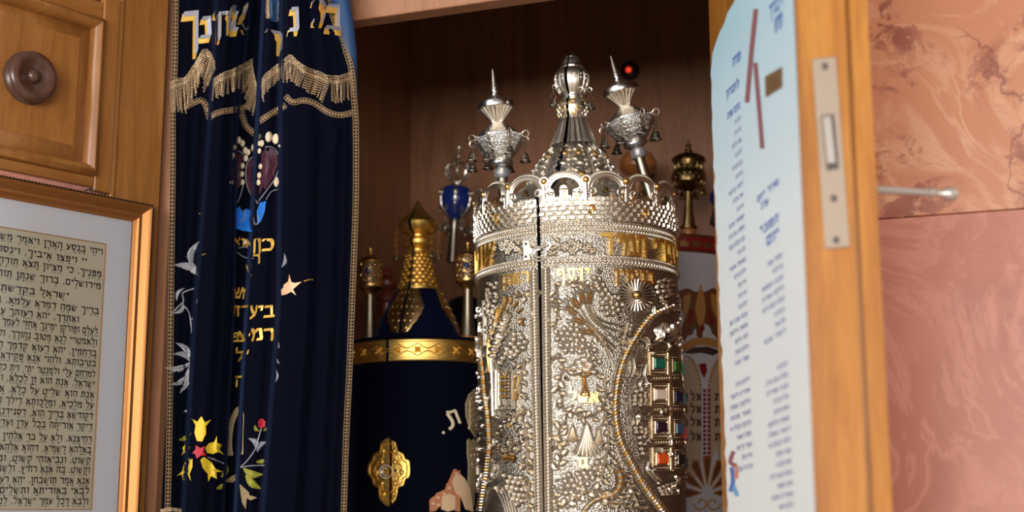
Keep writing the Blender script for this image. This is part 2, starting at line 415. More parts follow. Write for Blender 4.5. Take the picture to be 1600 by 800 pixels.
# an upright or leaning axis seen from (px,py) base to tip at depth Y
class Ax:
    def __init__(s, base, tip, Y):
        s.base, s.tip, s.Y = base, tip, Y
        s.P0 = W(*base, Y); s.P1 = W(*tip, Y); s.z = (s.P1-s.P0).normalized()
        s.x = (Vector((1,0,0)) - s.z*s.z.x).normalized(); s.y = s.z.cross(s.x)
    def cx(s, y): return lerp(s.base[0], s.tip[0], (y-s.base[1])/(s.tip[1]-s.base[1]))
    def h(s, y): return (W(s.cx(y), y, s.Y) - s.P0).dot(s.z)
    def m(s, y): return mpp(y, s.Y)
    def pt(s, phi, r, h): return s.P0 + s.z*h + s.x*(r*math.sin(phi)) - s.y*(r*math.cos(phi))
    def lathe(s, mb, prof, seg=40, a0=None, a1=None, mod=None, cap=True):
        full = a0 is None; rows = []
        if full: angs = [2*PI*i/seg for i in range(seg)]
        else: angs = [lerp(a0, a1, i/seg) for i in range(seg+1)]
        for j, (hw, y) in enumerate(prof):
            r = hw*s.m(y); h = s.h(y)
            rows.append([s.pt(a, r*(mod(a, j) if mod else 1), h) for a in angs])
        o = len(mb.v); mb.grid(rows, full)
        if cap and full:
            n = len(angs); mb.f.append(tuple(o+i for i in range(n))); e = o+(len(rows)-1)*n; mb.f.append(tuple(e+i for i in range(n)))
    def cyl(s, R):                                 # surface function of a cylinder of radius R about the axis
        def S(px, py, e=0):
            d = ray(px, py); o = EYE - s.P0
            ox, oy, oz = o.dot(s.x), o.dot(s.y), o.dot(s.z); dx, dy, dz = d.dot(s.x), d.dot(s.y), d.dot(s.z)
            A = dx*dx+dy*dy; B = ox*dx+oy*dy; C = ox*ox+oy*oy-R*R; D = B*B-A*C
            if D < 0: D = 0
            t = (-B-math.sqrt(D))/A
            x, y, z = ox+dx*t, oy+dy*t, oz+dz*t
            l = math.hypot(x, y); k = (R+e)/l
            return s.P0 + s.x*(x*k) + s.y*(y*k) + s.z*z
        return S
    def unroll(s, R, y0, m):                       # surface in (arc px, px below y0)
        h0 = s.h(y0)
        return lambda x, y, e=0: s.pt(x*m/R, R+e, h0 - y*m)
    def cone(s, prof):                             # surface in (angle degrees, y px) on the lathe profile
        pr = sorted((y, hw) for hw, y in prof)
        return lambda a, y, e=0: s.pt(math.radians(a), pw(pr, y)*s.m(y)+e, s.h(y))
def wedge(mb, ax, phi, r0, r1, y0, y1): pass

def bell(parent, p, drop, r, mats=('brass_dark', 'silver_old')):  # a bell on a short chain hanging from point p
    c = MB(); L0 = drop
    k = max(2, int(L0/.0042))
    for i in range(k):
        q = Vector(p) - Vector((0, 0, (i+.5)*L0/k))
        a = Vector((1,0,0)) if i % 2 else Vector((0,1,0))
        c.torus(q, L0/k*.55, .00042, a, Vector((0,0,1)), 8, 4)
    b = MB(); q = Vector(p) - Vector((0,0,L0))
    prof = [(.12, 0), (.3, -.06), (.55, -.3), (.68, -.9), (.8, -1.35), (1.12, -1.62), (1.12, -1.7), (.9, -1.62), (.6, -1.0), (.2, -.4)]
    b.grid([[q + Vector((a*r*math.cos(2*PI*i/14), a*r*math.sin(2*PI*i/14), z*r)) for i in range(14)] for a, z in prof], True)
    b.ball(q - Vector((0,0,1.75*r)), .26*r, 6, 4)
    o = b.build('bell', MATS[mats[0]], parent)
    c.build('chain', MATS[mats[1]], o); return o

# ------------------------------------------------------------------ plan of the place
E1 = Vector((.932, -.362, 0)); E1.normalize()      # along the front of the ark, to the right
NN = Vector((-E1.y, E1.x, 0))                      # into the ark
Z = Vector((0,0,1))
HR = W(1117, 400, 1.343); HR.z = 0
_d = ray(257, 400); _t = HR                        # left hinge on the front line
_den = _d.x*E1.y - _d.y*E1.x
_k = (HR.x*E1.y - HR.y*E1.x)/_den
HL = Vector((_d.x*_k, _d.y*_k, 0))
OPEN = (HR-HL).length
LD = Vector((-.652, -.758, 0)).normalized()        # open left door, from hinge to free edge
LN = Vector((LD.y, -LD.x, 0));                     # its face towards us
if LN.y > 0: LN = -LN
RD = (W(1257, 400, 1.0) - HR); RD.z = 0; RW = RD.length; RD.normalize()   # open right door
RN = Vector((RD.y, -RD.x, 0))
if RN.x > 0: RN = -RN                              # its inner face looks left
ZB, ZT = 1.22, 2.16                                # shelf and top of the opening
DEP = .66

fl = MB(); fl.add([(-4,-3,0), (4,-3,0), (4,3.2,0), (-4,3.2,0)], [(0,1,2,3)])
fl.build('floor', MATS['floor_stone'], kind='structure')

# marble wall right of the ark, two slabs meeting at a seam
wp = HR + NN*.01
def wall_slab(z0, z1, name, mt, y0=0):
    b = MB(); o = wp + E1*.012; o = Vector((o.x, o.y, z0))
    bevel_box(b, o, E1*1.3, NN*.03, Z*(z1-z0), .0006)
    return b.build(name, MATS[mt], kind='structure')
zs = hit(1487, 334, wp, NN).z
wall_slab(zs+.0004, 2.9, 'wall_right', 'marble_orange'); wall_slab(.0, zs-.0004, 'wall_right.001', 'marble_rose')
# wall left of the ark, behind the open left door
b = MB(); o = HL - E1*1.5 + NN*.02; bevel_box(b, Vector((o.x, o.y, 0)), E1*1.44, NN*.03, Z*2.9, .001)
b.build('wall_left', MATS['marble_rose'], kind='structure')

# ------------------------------------------------------------------ the ark cabinet
ark = thing('torah_ark', (HL+HR)/2 + Z*ZB, 'tall honey-brown wooden ark cabinet with both doors standing open', 'cabinet')
b = MB(); bevel_box(b, HL-E1*.02+NN*DEP+Z*ZB, E1*(OPEN+.3), NN*.015, Z*1.2, .001); b.build('back_panel', MATS['wood_interior'], ark)
b = MB(); bevel_box(b, HL-E1*.02+NN*.012+Z*ZB, E1*.02, NN*(DEP-.012), Z*1.2, .001); b.build('side_panel', MATS['wood_interior'], ark)
b = MB(); bevel_box(b, HR+NN*.045+E1*.0+Z*ZB, E1*.02, NN*(DEP-.045), Z*1.2, .001); b.build('side_panel', MATS['wood_interior'], ark)
b = MB(); bevel_box(b, HL-E1*.02+NN*.02+Z*(ZB-.02), E1*(OPEN+.04), NN*DEP, Z*.02, .001); b.build('shelf', MATS['wood_interior'], ark)
b = MB(); bevel_box(b, HL-E1*.02+NN*.02+Z*(ZB+1.2), E1*(OPEN+.04), NN*DEP, Z*.02, .001); b.build('top_panel', MATS['wood_interior'], ark)
b = MB(); bevel_box(b, HL-E1*.02+Z*(ZB-.02), E1*.024, NN*.02, Z*1.24, .001); b.build('front_stile', MATS['wood_interior'], ark)
pl = HL + NN*.06
zl = hit(560, 31, pl, NN).z
b = MB(); o = HL+NN*.06; bevel_box(b, Vector((o.x, o.y, zl)), E1*OPEN, NN*.025, Z*(ZB+1.2-zl), .001); b.build('lintel', MATS['wood_interior'], ark)

# left door ---------------------------------------------------------
lo = HL + LN*.004
def LP(px, py, e=0): return hit(px, py, lo + LN*e, LN)
def ls(px, py):                                    # (distance from hinge, height) on the left door face
    p = LP(px, py); return (p-lo).dot(LD), p.z
def LQ(s, z, e=0): return lo + LD*s + LN*e + Z*z
DT = .022
sA, _ = ls(250, 300); sB, _ = ls(183, 200)         # stile
sC, _ = ls(176, 200); sD, _ = ls(152, 160)         # step, lip
sK, zK = ls(40, 124)
zb = ls(150, 276)[1]; sE = 2*sK - sD; zt = 2*zK - zb
WD = sE + (sB - sA) + .03
def lbox(mb, s0, s1, z0, z1, e0, e1, r=.001):
    bevel_box(mb, LQ(s0, z0, e0), LD*(s1-s0), Z*(z1-z0), LN*(e1-e0), r)
b = MB(); lbox(b, sA, sB, ZB-.02, ZB+1.2, -DT, .0, .0012); lbox(b, sB, sC, ZB-.02, ZB+1.2, -DT, .0025, .001)
lbox(b, 2*sK-sC, WD, ZB-.02, ZB+1.2, -DT, 0, .001)
lbox(b, sC, 2*sK-sC, ZB-.02, zb-.025, -DT, -.003, .001); lbox(b, sC, 2*sK-sC, zt+.03, ZB+1.2, -DT, -.003, .001)
door = b.build('door', MATS['wood_left'], ark, label='left ark door carrying the framed prayer')
# stepped lip around the panel
lw = abs(sC-sD)
b = MB()
zl0 = ls(168, 303)[1]
lbox(b, sC+.0005, sD, zl0, zt+lw*1.4, -.006, .004, .001); b.build('lip', MATS['wood_left'], door)
b = MB(); lbox(b, sE, 2*sK-sC, zl0, zt+lw*1.4, -.006, .004, .001); b.build('lip', MATS['wood_left'], door)
b = MB(); lbox(b, sD, sE, zl0+.004, zb-.001, -.006, .0015, .001); b.build('rail', MATS['wood_left_rail'], door)
b = MB(); lbox(b, sD, sE, zt+.001, zt+lw, -.006, .0015, .001); b.build('rail', MATS['wood_left_rail'], door)
# round moulding: quarter-round frame, mitred
def mould(mb, s0, z0, s1, z1, prof, F_):
    rows = []
    for ins, e in prof:
        q = [(s0+ins, z0+ins), (s1-ins, z0+ins), (s1-ins, z1-ins), (s0+ins, z1-ins)]
        rows.append([F_(a, c, e) for a, c in q])
    mb.grid(rows, True)
b = MB(); w_ = abs(ls(152,150)[0]-ls(136,150)[0])
mould(b, sD, zb, sE, zt, [(-.001, -.004), (-.001, .006), (w_*.12, .0095), (w_*.4, .011), (w_*.7, .0085), (w_*.92, .0035), (w_, -.006)], LQ)
b.build('moulding', MATS['wood_left'], door)
b = MB(); bv = abs(ls(136,140)[0]-ls(115,140)[0])
mould(b, sD+w_*.9, zb+w_*.9, sE-w_*.9, zt-w_*.9, [(0, -.0045), (.001, -.0035), (bv, .003), (bv+.0006, .0036), (bv+.03, .0036)], LQ)
i0 = w_*.9+bv+.03
b.add([LQ(sD+i0, zb+i0, .0036), LQ(sE-i0, zb+i0, .0036), LQ(sE-i0, zt-i0, .0036), LQ(sD+i0, zt-i0, .0036)], [(0,1,2,3)])
b.build('raised_panel', MATS['wood_left'], door)
kr = 41*mpp(124, LP(40,124).y)
b = MB(); kprof = [(1.0, 0), (1.02, .2), (.93, .26), (.86, .34), (.92, .42), (.98, .55), (.96, .72), (.86, .84), (.72, .86), (.55, .74), (.38, .62), (.26, .58), (.27, .66), (.24, .8), (.15, .9), (.0, .93)]
b.grid([[LQ(sK + kr*r*math.cos(2*PI*i/40), zK + kr*r*math.sin(2*PI*i/40), .0034 + kr*.72*e) for i in range(40)] for r, e in kprof], True)
b.build('knob', MATS['wood_knob'], door, label='dark turned wooden knob')

# framed prayer hanging on the left door ------------------------------
fs0, fz1 = ls(229.5, 322); fs1 = WD - .004
fw = abs(ls(229, 400)[0]-ls(202, 400)[0])
ps0, pz1 = ls(162, 382); pz0 = ls(160, 797)[1]
fz0 = pz0 - (fz1 - pz1)
fr_ = thing('picture_frame', LQ(fs0, fz0, .004), 'gilt framed Hebrew prayer on parchment hung on the left cabinet door', 'picture frame')
def frame_part(name, mt, prof):
    b = MB(); mould(b, fs0, fz0, fs1, fz1, prof, lambda a, c, e: LQ(a, c, e+.004)); return b.build(name, MATS[mt], fr_, ang=30)
frame_part('moulding', 'frame_gold', [(fw*.14, 0), (fw*.14, .012), (fw*.24, .0155), (fw*.32, .0145), (fw*.4, .0125), (fw*.6, .0085), (fw*.74, .0085), (fw*.8, .0098), (fw*.86, .0085), (fw*.9, .006), (fw, .0045), (fw, 0)])
frame_part('outer_edge', 'frame_dark', [(.0, 0), (0, .008), (fw*.05, .0112), (fw*.11, .0112), (fw*.15, .009), (fw*.15, 0)])
# twisted rope and pearl beading along the frame
def along(ins, step):
    out = []
    for (a, c, d, e, ang) in ((fs0+ins, fz0+ins, fs0+ins, fz1-ins, 1), (fs0+ins, fz1-ins, fs1-ins, fz1-ins, 0)):
        n = int(math.hypot(d-a, e-c)/step)
        for i in range(n): out.append((lerp(a, d, (i+.5)/n), lerp(c, e, (i+.5)/n), ang))
    return out
def LS(x, y, e): return LQ(x, y, e)
b = MB()
for a, c, v_ in along(fw*.08, .0042): blob(b, LS, a, c, .0020, .0011, (1.0 if v_ else .55), .0172, 6)
b.build('rope_trim', MATS['frame_bead'], fr_)
b = MB()
for a, c, v_ in along(fw*.95, .0021): blob(b, LS, a, c, .0008, .0008, 0, .0105, 6)
b.build('bead_trim', MATS['frame_bead'], fr_)
b = MB(); i_ = fw-.0005
mould(b, fs0, fz0, fs1, fz1, [(i_, .0062), (ps0-fs0, .0062)], LQ)
# the mat has unequal borders: four strips
b = MB()
def quad(mb, s0, z0, s1, z1, e): mb.add([LQ(s0,z0,e), LQ(s1,z0,e), LQ(s1,z1,e), LQ(s0,z1,e)], [(0,1,2,3)])
A, B_, C_, D_ = fs0+i_, fz0+i_, fs1-i_, fz1-i_
ps1 = fs1 - (ps0-fs0)*.6
b.add([LQ(*p, .0062) for p in ((A,B_),(C_,B_),(C_,D_),(A,D_),(ps0,pz0),(ps1,pz0),(ps1,pz1),(ps0,pz1))], [(0,1,5,4),(1,2,6,5),(2,3,7,6),(3,0,4,7)])
b.build('mat_board', MATS['mat_board'], fr_)
b = MB(); mould(b, ps0, pz0, ps1, pz1, [(0, .0062), (.0009, .0050), (.0013, .0050)], LQ); b.build('mat_bevel', MATS['bevel_orange'], fr_)
b = MB(); quad(b, ps0, pz0, ps1, pz1, .0050); parch = b.build('parchment', MATS['parchment'], fr_)
LINES = [  # y at the right end, x of the right end, the words
 (399,156,'ויהי בנסע הארן ויאמר מש'), (414,132,'יי ויפצו איביך, וינסו'), (434,156,'מפניך. כי מציון תצא תורה'), (453,156,'מירושלים. ברוך שנתן תור'),
 (468,107,'ישראל בקדשתו'), (492,155,'בריך שמה דמרא עלמא. ב'), (505,125,'ואתרך. יהא רעותך עם'), (524,155,'לעלם ופורקן ימינך אחזי לעמך ב'),
 (541,155,'ולאמטויי לנא מטוב נהורך, ולק'), (558,155,'ברחמין. יהא רעוא קדמך דת'), (574,155,'בטיבותא. ולהוי אנא פקידא ב'),
 (591,155,'למרחם עלי ולמנטר יתי, וית כל ד'), (606.5,155,'ישראל. אנת הוא זן לכלא, ומפ'), (623,155,'אנת הוא שליט על כלא. אנת'), (639.5,155,'על מלכיא, ומלכותא דילך היא'),
 (656,155,'דקודשא בריך הוא, דסגידנא ק'), (672.5,155,'דיקר אוריתה בכל עדן ועדן. ל'), (692,155,'רחיצנא. ולא על בר אלהין סמי'), (708.5,155,'באלהא דשמיא, דהוא אלהא קש'),
 (725,155,'קשוט. ונביאוהי קשוט. ומסגי'), (740,155,'וקשוט. בה אנא רחיץ. ולשמה ק'), (756.5,155,'אנא אמר תושבחן. יהא רעוא ק'), (772,155,'לבאי באוריתא ותשלים מש'), (788,155,'ולבא דכל עמך ישראל. לטב ול')]
TAILS = ['ה קומה','ו משנאיך','ה ודבר מירושלים','ה לעמו','ו','ריך כתרך','עמך ישראל','בית מקדשך','בל צלותנא','וריך לן חיין','גו צדיקיא','לי ודי לעמך','פרנס לכלא','הוא דשליט','אנא עבדא','מה ומקמי','לא על אנש','כנא אלא','וט ואוריתה','למעבד טבון','דישא יקירא','דמך דתפתח','אלין דלבי','לחיין ולשלם']
b = MB()
for li, (y, x, s) in enumerate(LINES):
    z0 = ls(x, y)[1]; s0 = ls(x, 400)[0]; s1 = ls(-6, 385)[0]; hgt = 8.6*mpp(y, LP(x, y).y)
    tot = sum(GL[c][0]+.16 for c in s); u = (s1-s0)/tot; cur = s0
    for c in s + TAILS[li]:
        if cur + u > ps1 - .004: break
        gw = GL[c][0]
        for pl_ in glyph(c):
            b.add([LQ(cur + (gw-p[0])*u, z0 + p[1]*hgt, .0052) for p in pl_], [tuple(range(len(pl_)))])
        if c not in ' .,וי' and random.random() < .75:      # vowel points
            k = random.choice((0, 1, 1, 2)); mid = cur + gw*u*.5; d = hgt*.09
            pts = [[(-.22*u, -.32)], [(-.2*u, -.32), (.2*u, -.32)], [(0, -.26), (0, -.5)]][k]
            for dx, dz in pts:
                wd = d*2.2 if k == 0 else d
                b.add([LQ(mid+dx+sx*wd, z0+dz*hgt+sz*d, .0052) for sx, sz in ((-1,-1),(1,-1),(1,1),(-1,1))], [(0,1,2,3)])
        cur += (gw+.16)*u
b.build('lettering', MATS['ink'], parch)
b = MB(); quad(b, A, B_, C_, D_, .0078); b.build('glass', MATS['glass_pane'], fr_)
# the nail that carries it
b = MB(); p = ls(135, 297)
b.grid([[LQ(p[0]+r*math.cos(2*PI*i/12), p[1]+r*math.sin(2*PI*i/12), e) for i in range(12)] for r, e in ((.0008,-.003),(.0008,.008),(.0022,.008),(.002,.0095),(0,.0098))], True)
tag(b.build('nail', MATS['steel_dark']), 'small nail driven into the door rail above the picture frame', 'nail')

# right door ----------------------------------------------------------
def RQ(s, z, e): return HR + RD*s + RN*e + Z*z        # e>0 = towards the inside (left)
def rbox(mb, s0, s1, z0, z1, e0, e1, r=.001): bevel_box(mb, RQ(s0, z0, e0), RD*(s1-s0), -RN*(e0-e1), Z*(z1-z0), r)
nearY = (HR+RD*RW).y
tk = lambda px: (hit(px, 400, HR+RD*RW, RD) - HR).dot(RN)
e1_, e2_, e3_ = tk(1337), tk(1345), tk(1374)
b = MB(); rbox(b, .004, RW, ZB-.02, ZB+1.2, 0, e1_, .0012); rbox(b, .01, RW-.006, ZB-.02, ZB+1.2, e1_, e2_, .0006); rbox(b, .004, RW+.001, ZB-.02, ZB+1.2, e2_, e3_, .0035)
rdoor = b.build('door', MATS['wood_right'], ark, label='right ark door seen edge on')
RE = HR + RD*(RW+.0005)
def RS(px, py, e=0): return hit(px, py, RE + RD*e, RD)
b = MB()
put(b, RS, [(1269,92),(1306,88),(1328,386),(1289,390)], 0, .0012, .01)
b.build('lock_plate', MATS['steel'], rdoor, label='brushed steel lock plate')
b = MB(); put(b, RS, [(1283,180),(1303,178),(1311,264),(1292,267)], .0011, .0014); b.build('latch_slot', MATS['steel_dark'], rdoor)
b = MB(); put(b, RS, [(1285,181),(1298,180),(1306,256),(1293,258)], .0012, .006, .06); b.build('latch_bolt', MATS['steel_bright'], rdoor)
for x, y in ((1289,104),(1303,310),(1306.5,375)):
    b = MB(); blob(b, RS, x, y, 7, 7, 0, .0022, 12); b.build('screw', MATS['steel_dark'], rdoor)
# handle on the outer face
b = MB(); p0 = W(1368, 296, nearY+.04); q0 = W(1496, 304, nearY+.05); d_ = (q0-p0)
prof = [(0,.0035),(.1,.0034),(.5,.0030),(.64,.0030),(.66,.0046),(.7,.0046),(.72,.0028),(.8,.0030),(.84,.0048),(.9,.0060),(.96,.0056),(1.0,.0028)]
b.tube([p0 + d_*t for t, r in prof], [r for t, r in prof], 14); b.build('handle', MATS['steel_bright'], rdoor, label='slim metal rod handle with a rounded end')

# poster on the inside of the right door
PLF = [(-60,1172),(0,1147),(40,1129),(70,1117),(95,1111),(200,1113),(400,1121),(600,1130),(800,1137),(900,1141)]
PRF = [(-60,1237),(0,1240),(800,1274),(900,1278)]
def PS(px, py, e=0):
    u = (px-pw(PLF, py))/(pw(PRF, py)-pw(PLF, py))
    off = .0022 + .006*max(0, 1-u)**2
    return hit(px, py, HR + RN*(off+e), RN)
ys = [-60 + 960*i/60 for i in range(61)]
rows = []
for y in ys:
    l, r = pw(PLF, y)+ (.9*math.sin(y*.21)+.7*math.sin(y*.53)), pw(PRF, y); rows.append([PS(lerp(l, r, k/10), y) for k in range(11)])
b = MB(); b.grid(rows)
m = mat('poster_paper', srgb(236,240,240), .45)
v = coords(m); N, L, P = nodes(m); sp = N.new('ShaderNodeSeparateXYZ'); L.new(v, sp.inputs[0])
mr = N.new('ShaderNodeMapRange'); mr.inputs[1].default_value = 0; mr.inputs[2].default_value = 1; L.new(sp.outputs['Z'], mr.inputs[0])
pst = thing('poster', PS(1180, 880), 'pale blue and white printed Hebrew poster on the open right door', 'poster')
ztop = PS(1180, -60).z - ORG[pst].z
mr.inputs[2].default_value = ztop
setc(m, ramp(m, mr.outputs[0], [(.0, srgb(238,238,234)), (.45, srgb(236,240,240)), (.8, srgb(206,230,238)), (1.0, srgb(178,218,232))]))
paper = b.build('paper', m, pst)
mat('print_blue', srgb(86,116,190), .6); mat('print_grey', srgb(160,164,196), .6); mat('print_red', srgb(150,92,96), .6); mat('print_photo', srgb(122,92,60), .6)
mat('print_orange', srgb(222,140,110), .6); mat('print_cyan', srgb(110,176,216), .6); mat('print_dark', srgb(80,70,70), .6)
def ptext(mb, s, xr, y, h, slope, wd):             # a short line of letters, right end at xr
    tot = sum(GL[c][0]+.16 for c in s); u = wd/tot; cur = xr
    for c in s:
        for pl_ in glyph(c, .08, .13, .0): put(mb, PS, [(cur-(GL[c][0]-p[0])*u, y - p[1]*h + (xr-(cur-(GL[c][0]-p[0])*u))*slope) for p in pl_], .0004, None)
        cur -= (GL[c][0]+.16)*u
def pslope(px, py): return max(.12, (800-py)/max(20, 60)*.0 + pw([(0,1.05),(300,.85),(500,.62),(700,.33),(800,.2)], py))
for (s, x, y, h, wd) in (('תודה', 1157, 92, 13, 13), ('לזכרון', 1154, 135, 11, 20), ('ברכת שנים', 1156, 168, 9, 20), ('חודש', 1222, 40, 22, 12), ('ויברך', 1223, 6, 18, 22),
                        ('סדר יום', 1216, 288, 9, 34), ('ערב', 1200, 318, 9, 12), ('זמני', 1216, 345, 12, 30), ('יום', 1216, 370, 14, 20)):
    b = MB(); ptext(b, s, x, y, h, pslope(x, y), wd); b.build('blue_heading', MATS['print_blue'], paper)
b = MB(); rr = random.Random(3)
words = ['שבת','תפלה','ערבית','מנחה','קבלת שבת','שחרית','ומוסף','קריאה','לימוד','הדלקה','שעור']
y = 186
while y < 735:
    if not 560 < y < 585:
        wd = rr.choice((18, 26, 36)) * pw([(180,.55),(800,1)], y); x = pw([(180,1157),(800,1178)], y); ptext(b, ' '.join(rr.sample(words, 2))[:12], x, y, 6, pslope(x, y), wd)
    y += 17
y = 400
while y < 795:
    if not 530 < y < 560:
        wd = rr.choice((16, 24, 34)); x = pw([(400,1222),(800,1240)], y); ptext(b, ' '.join(rr.sample(words, 2))[:12], x, y, 6.5, pslope(x, y), wd)
    y += 17
b.build('text_columns', MATS['print_grey'], paper)
b = MB(); stroke(b, PS, [(1181,14),(1175,70),(1167,160)], 3.6, .0006, 4, flat=True); b.build('printed_pointer', MATS['print_red'], paper)
b = MB(); stroke(b, PS, [(1180,98),(1186,170),(1191,232)], 3.4, .0006, 4, flat=True); b.build('printed_pointer', MATS['print_red'], paper)
b = MB(); put(b, PS, [(1195,120),(1222,104),(1222,136),(1196,152)], .0005, None); b.build('small_picture', MATS['print_photo'], paper)
b = MB(); put(b, PS, [(1203,124),(1215,117),(1215,130),(1203,138)], .0007, None); b.build('picture_highlight', MATS['frame_bead'], paper)
for nm, mt, pts in (('emblem_arm','print_red',[(1146,705),(1141,722),(1151,728)]), ('emblem_arm','print_orange',[(1151,728),(1150,748)]), ('emblem_arm','print_blue',[(1143,730),(1145,752),(1141,768)]), ('emblem_arm','print_cyan',[(1146,760),(1152,775)])):
    b = MB(); stroke(b, PS, pts, 3.2, .0006, 4, flat=True); b.build(nm, MATS[mt], paper)

# ------------------------------------------------------------------ the velvet ark curtain, gathered at the left of the opening
CK = [([(-60,274),(0,273),(200,268),(600,262),(800,252)], .000),
      ([(0,292),(800,266)], .008),
      ([(0,314),(800,275)], .018),
      ([(0,332),(200,321),(480,299),(800,281)], .026),
      ([(0,345),(200,334),(480,312),(800,293)], .002),
      ([(0,352),(480,330),(800,306)], .004),
      ([(0,372),(480,350),(800,330)], .020),
      ([(0,386),(200,364),(480,362),(800,346)], .034),
      ([(0,398),(200,374),(480,368),(800,351)], .060),
      ([(0,408),(200,397),(480,381),(800,364)], .058),
      ([(0,416),(200,406),(480,390),(800,372)], .004),
      ([(0,424),(200,418),(480,408),(800,390)], -.004),
      ([(0,434),(200,432),(480,429),(800,404)], .004),
      ([(0,445),(200,445),(480,442),(800,417)], -.024),
      ([(0,450),(200,455),(480,455),(800,430)], -.030),
      ([(0,466),(200,480),(480,478),(800,456)], -.024),
      ([(0,480),(200,505),(480,496),(800,478)], -.008),
      ([(0,492),(200,520),(480,512),(800,495)], -.014),
      ([(0,503),(200,540),(480,532),(800,516)], -.002),
      ([(-60,497),(0,514),(49,535),(107,551),(146,556),(260,559),(480,553),(800,538)], .022)]
def cdep(px, py):
    py = max(py, -60)
    return sm([(pw(k, py), d) for k, d in CK], px)
def CS(px, py, e=0): return hit(px, py, HL + NN*(cdep(px, py) - .003 - e), NN)
cur = thing('ark_curtain', HL + E1*.12 + NN*.05 + Z*ZB, 'dark navy velvet ark curtain with gold fringe and Hebrew embroidery drawn to the left', 'curtain')
rows = []
CY = [-425 + 1355*i/150 for i in range(151)]
for y in CY:
    ks = [pw(k, max(y, -60)) for k, d in CK]; xs = []
    for a, c in zip(ks, ks[1:]): xs += [lerp(a, c, t/5) for t in range(5)]
    xs.append(ks[-1]); rows.append([CS(x, y, -.001) for x in xs])
b = MB(); b.grid(rows); velvet_o = b.build('velvet', MATS['velvet_navy'], cur, ang=60)
sol = velvet_o.modifiers.new('thickness', 'SOLIDIFY'); sol.thickness = .0012; sol.offset = 0
# the blue lining that shows behind the turned upper right edge
LE = [(-70,541),(0,546),(40,553),(80,557),(160,559),(260,560),(500,554),(800,539)]
b = MB(); rows = []
for y in CY:
    r = pw(LE, max(y, -70)); rows.append([hit(lerp(420, r, k/12), y, HL+NN*(.036 + .006*math.sin(k*1.1) - (.016*k/12 if y < 260 else .0)), NN) for k in range(13)])
b.grid(rows); lining = b.build('lining', MATS['lining_blue'], cur, ang=60); sol = lining.modifiers.new('thickness', 'SOLIDIFY'); sol.thickness = .001
# woven edging: little loops side by side
def braid(mb, S, pts, w, step):
    for x, y, a in walk(pts, step):
        c, s_ = math.cos(a), math.sin(a)
        for k in (-.55, .55):
            rows = []
            for j in range(9):
                t = 2*PI*j/8; ux, uy = step*.62*math.cos(t), w*.5*math.sin(t)+k*w
                qx, qy = x+ux*c-uy*s_, y+ux*s_+uy*c
                vx, vy = math.cos(t)*.9, math.sin(t)*.9; dx, dy = vx*c-vy*s_, vx*s_+vy*c
                rows.append([S(qx-dx, qy-dy, .0002), S(qx, qy, .0016), S(qx+dx, qy+dy, .0002)])
            mb.grid(rows)
b = MB()
braid(b, CS, [(275,-20),(274,60),(273,110),(270,160),(270,260),(268,420),(266,600),(262,800),(260,830)], 4.2, 6.0)
b.build('edge_braid', MATS['thread_beige'], cur)
b = MB()
braid(b, CS, [(508,-10),(518,18),(527,42),(536,60),(541,80),(549,108),(553,150),(556,200),(556,300),(553,400),(549,500),(545,600),(541,680),(537,800),(536,830)], 4.2, 5.2)
b.build('edge_braid', MATS['thread_beige'], cur)
b = MB(); braid(b, CS, [(253,798),(268,796),(284,798)], 2.2, 3.2); b.build('hem_braid', MATS['thread_bead'], cur)
b = MB(); braid(b, CS, [(419,-10),(418,12),(419,28)], 2.5, 4.5); b.build('slit_braid', MATS['thread_beige'], cur)
b = MB(); braid(b, CS, [(438,-10),(437,15),(435,34)], 2.5, 4.5); b.build('slit_braid', MATS['thread_beige'], cur)
b = MB(); poly(b, CS, [(421,-12),(435,-12),(434,20),(433,36),(424,34),(420,18)], .0012, False); b.build('slit_lining', MATS['lining_blue'], cur)
b = MB()
for pts in ([(293,166),(304,160),(315,157),(322,166),(328,186)], [(330,181),(345,175),(370,171),(392,165)], [(378,178),(384,196),(394,206),(404,214)],
            [(405,190),(420,180),(434,172),(447,164)], [(448,152),(458,160),(475,157),(492,162),(510,174),(530,180),(552,176)]):
    b = MB(); braid(b, CS, pts, 4.0, 4.6); b.build('braid_band', MATS['thread_beige'], cur)
fr2 = random.Random(5)
def fringe(pts, hang, name):
    hd = MB()
    for off in (0, 3.2, 6.4, 9.6):
        for i, (x, y, a) in enumerate(walk(pts, 2.6)): blob(hd, CS, x, y+off+fr2.uniform(-.6,.6), 2.2, 1.3, a+.5*(-1)**i, .0022, 6)
    for i, (x, y, a) in enumerate(walk(pts, 3.4)):
        L_ = pw(hang, x)*fr2.uniform(.88, 1.05); sl = fr2.uniform(-.08, .08) + (-.22 if a > .2 else 0)*1 + (.0)
        x0, y0 = x, y+9; n = max(4, int(L_/3.2))
        for k in range(n):
            t = k/n; blob(hd, CS, x0+sl*L_*t*1.6, y0+L_*t, 2.6, 1.25, .75, .0026, 6)
    return hd
hd = MB()
for pts, hang in (([(266,128),(276,124),(290,120),(304,100),(318,78),(328,82),(336,98)], [(266,42),(285,46),(300,44),(318,30),(334,40)]),
                  ([(334,124),(345,116),(360,110),(378,102),(394,93)], [(334,26),(394,34)]),
                  ([(394,100),(398,122),(402,140)], [(394,36),(402,36)]),
                  ([(409,126),(415,116),(428,106),(442,94)], [(409,26),(442,20)]),
                  ([(445,92),(454,86),(467,97),(480,106),(497,112),(516,119),(534,118),(550,112)], [(445,34),(470,26),(500,30),(516,36),(550,34)])):
    fringe(pts, hang, '').build('fringe', MATS['thread_beige'], cur)
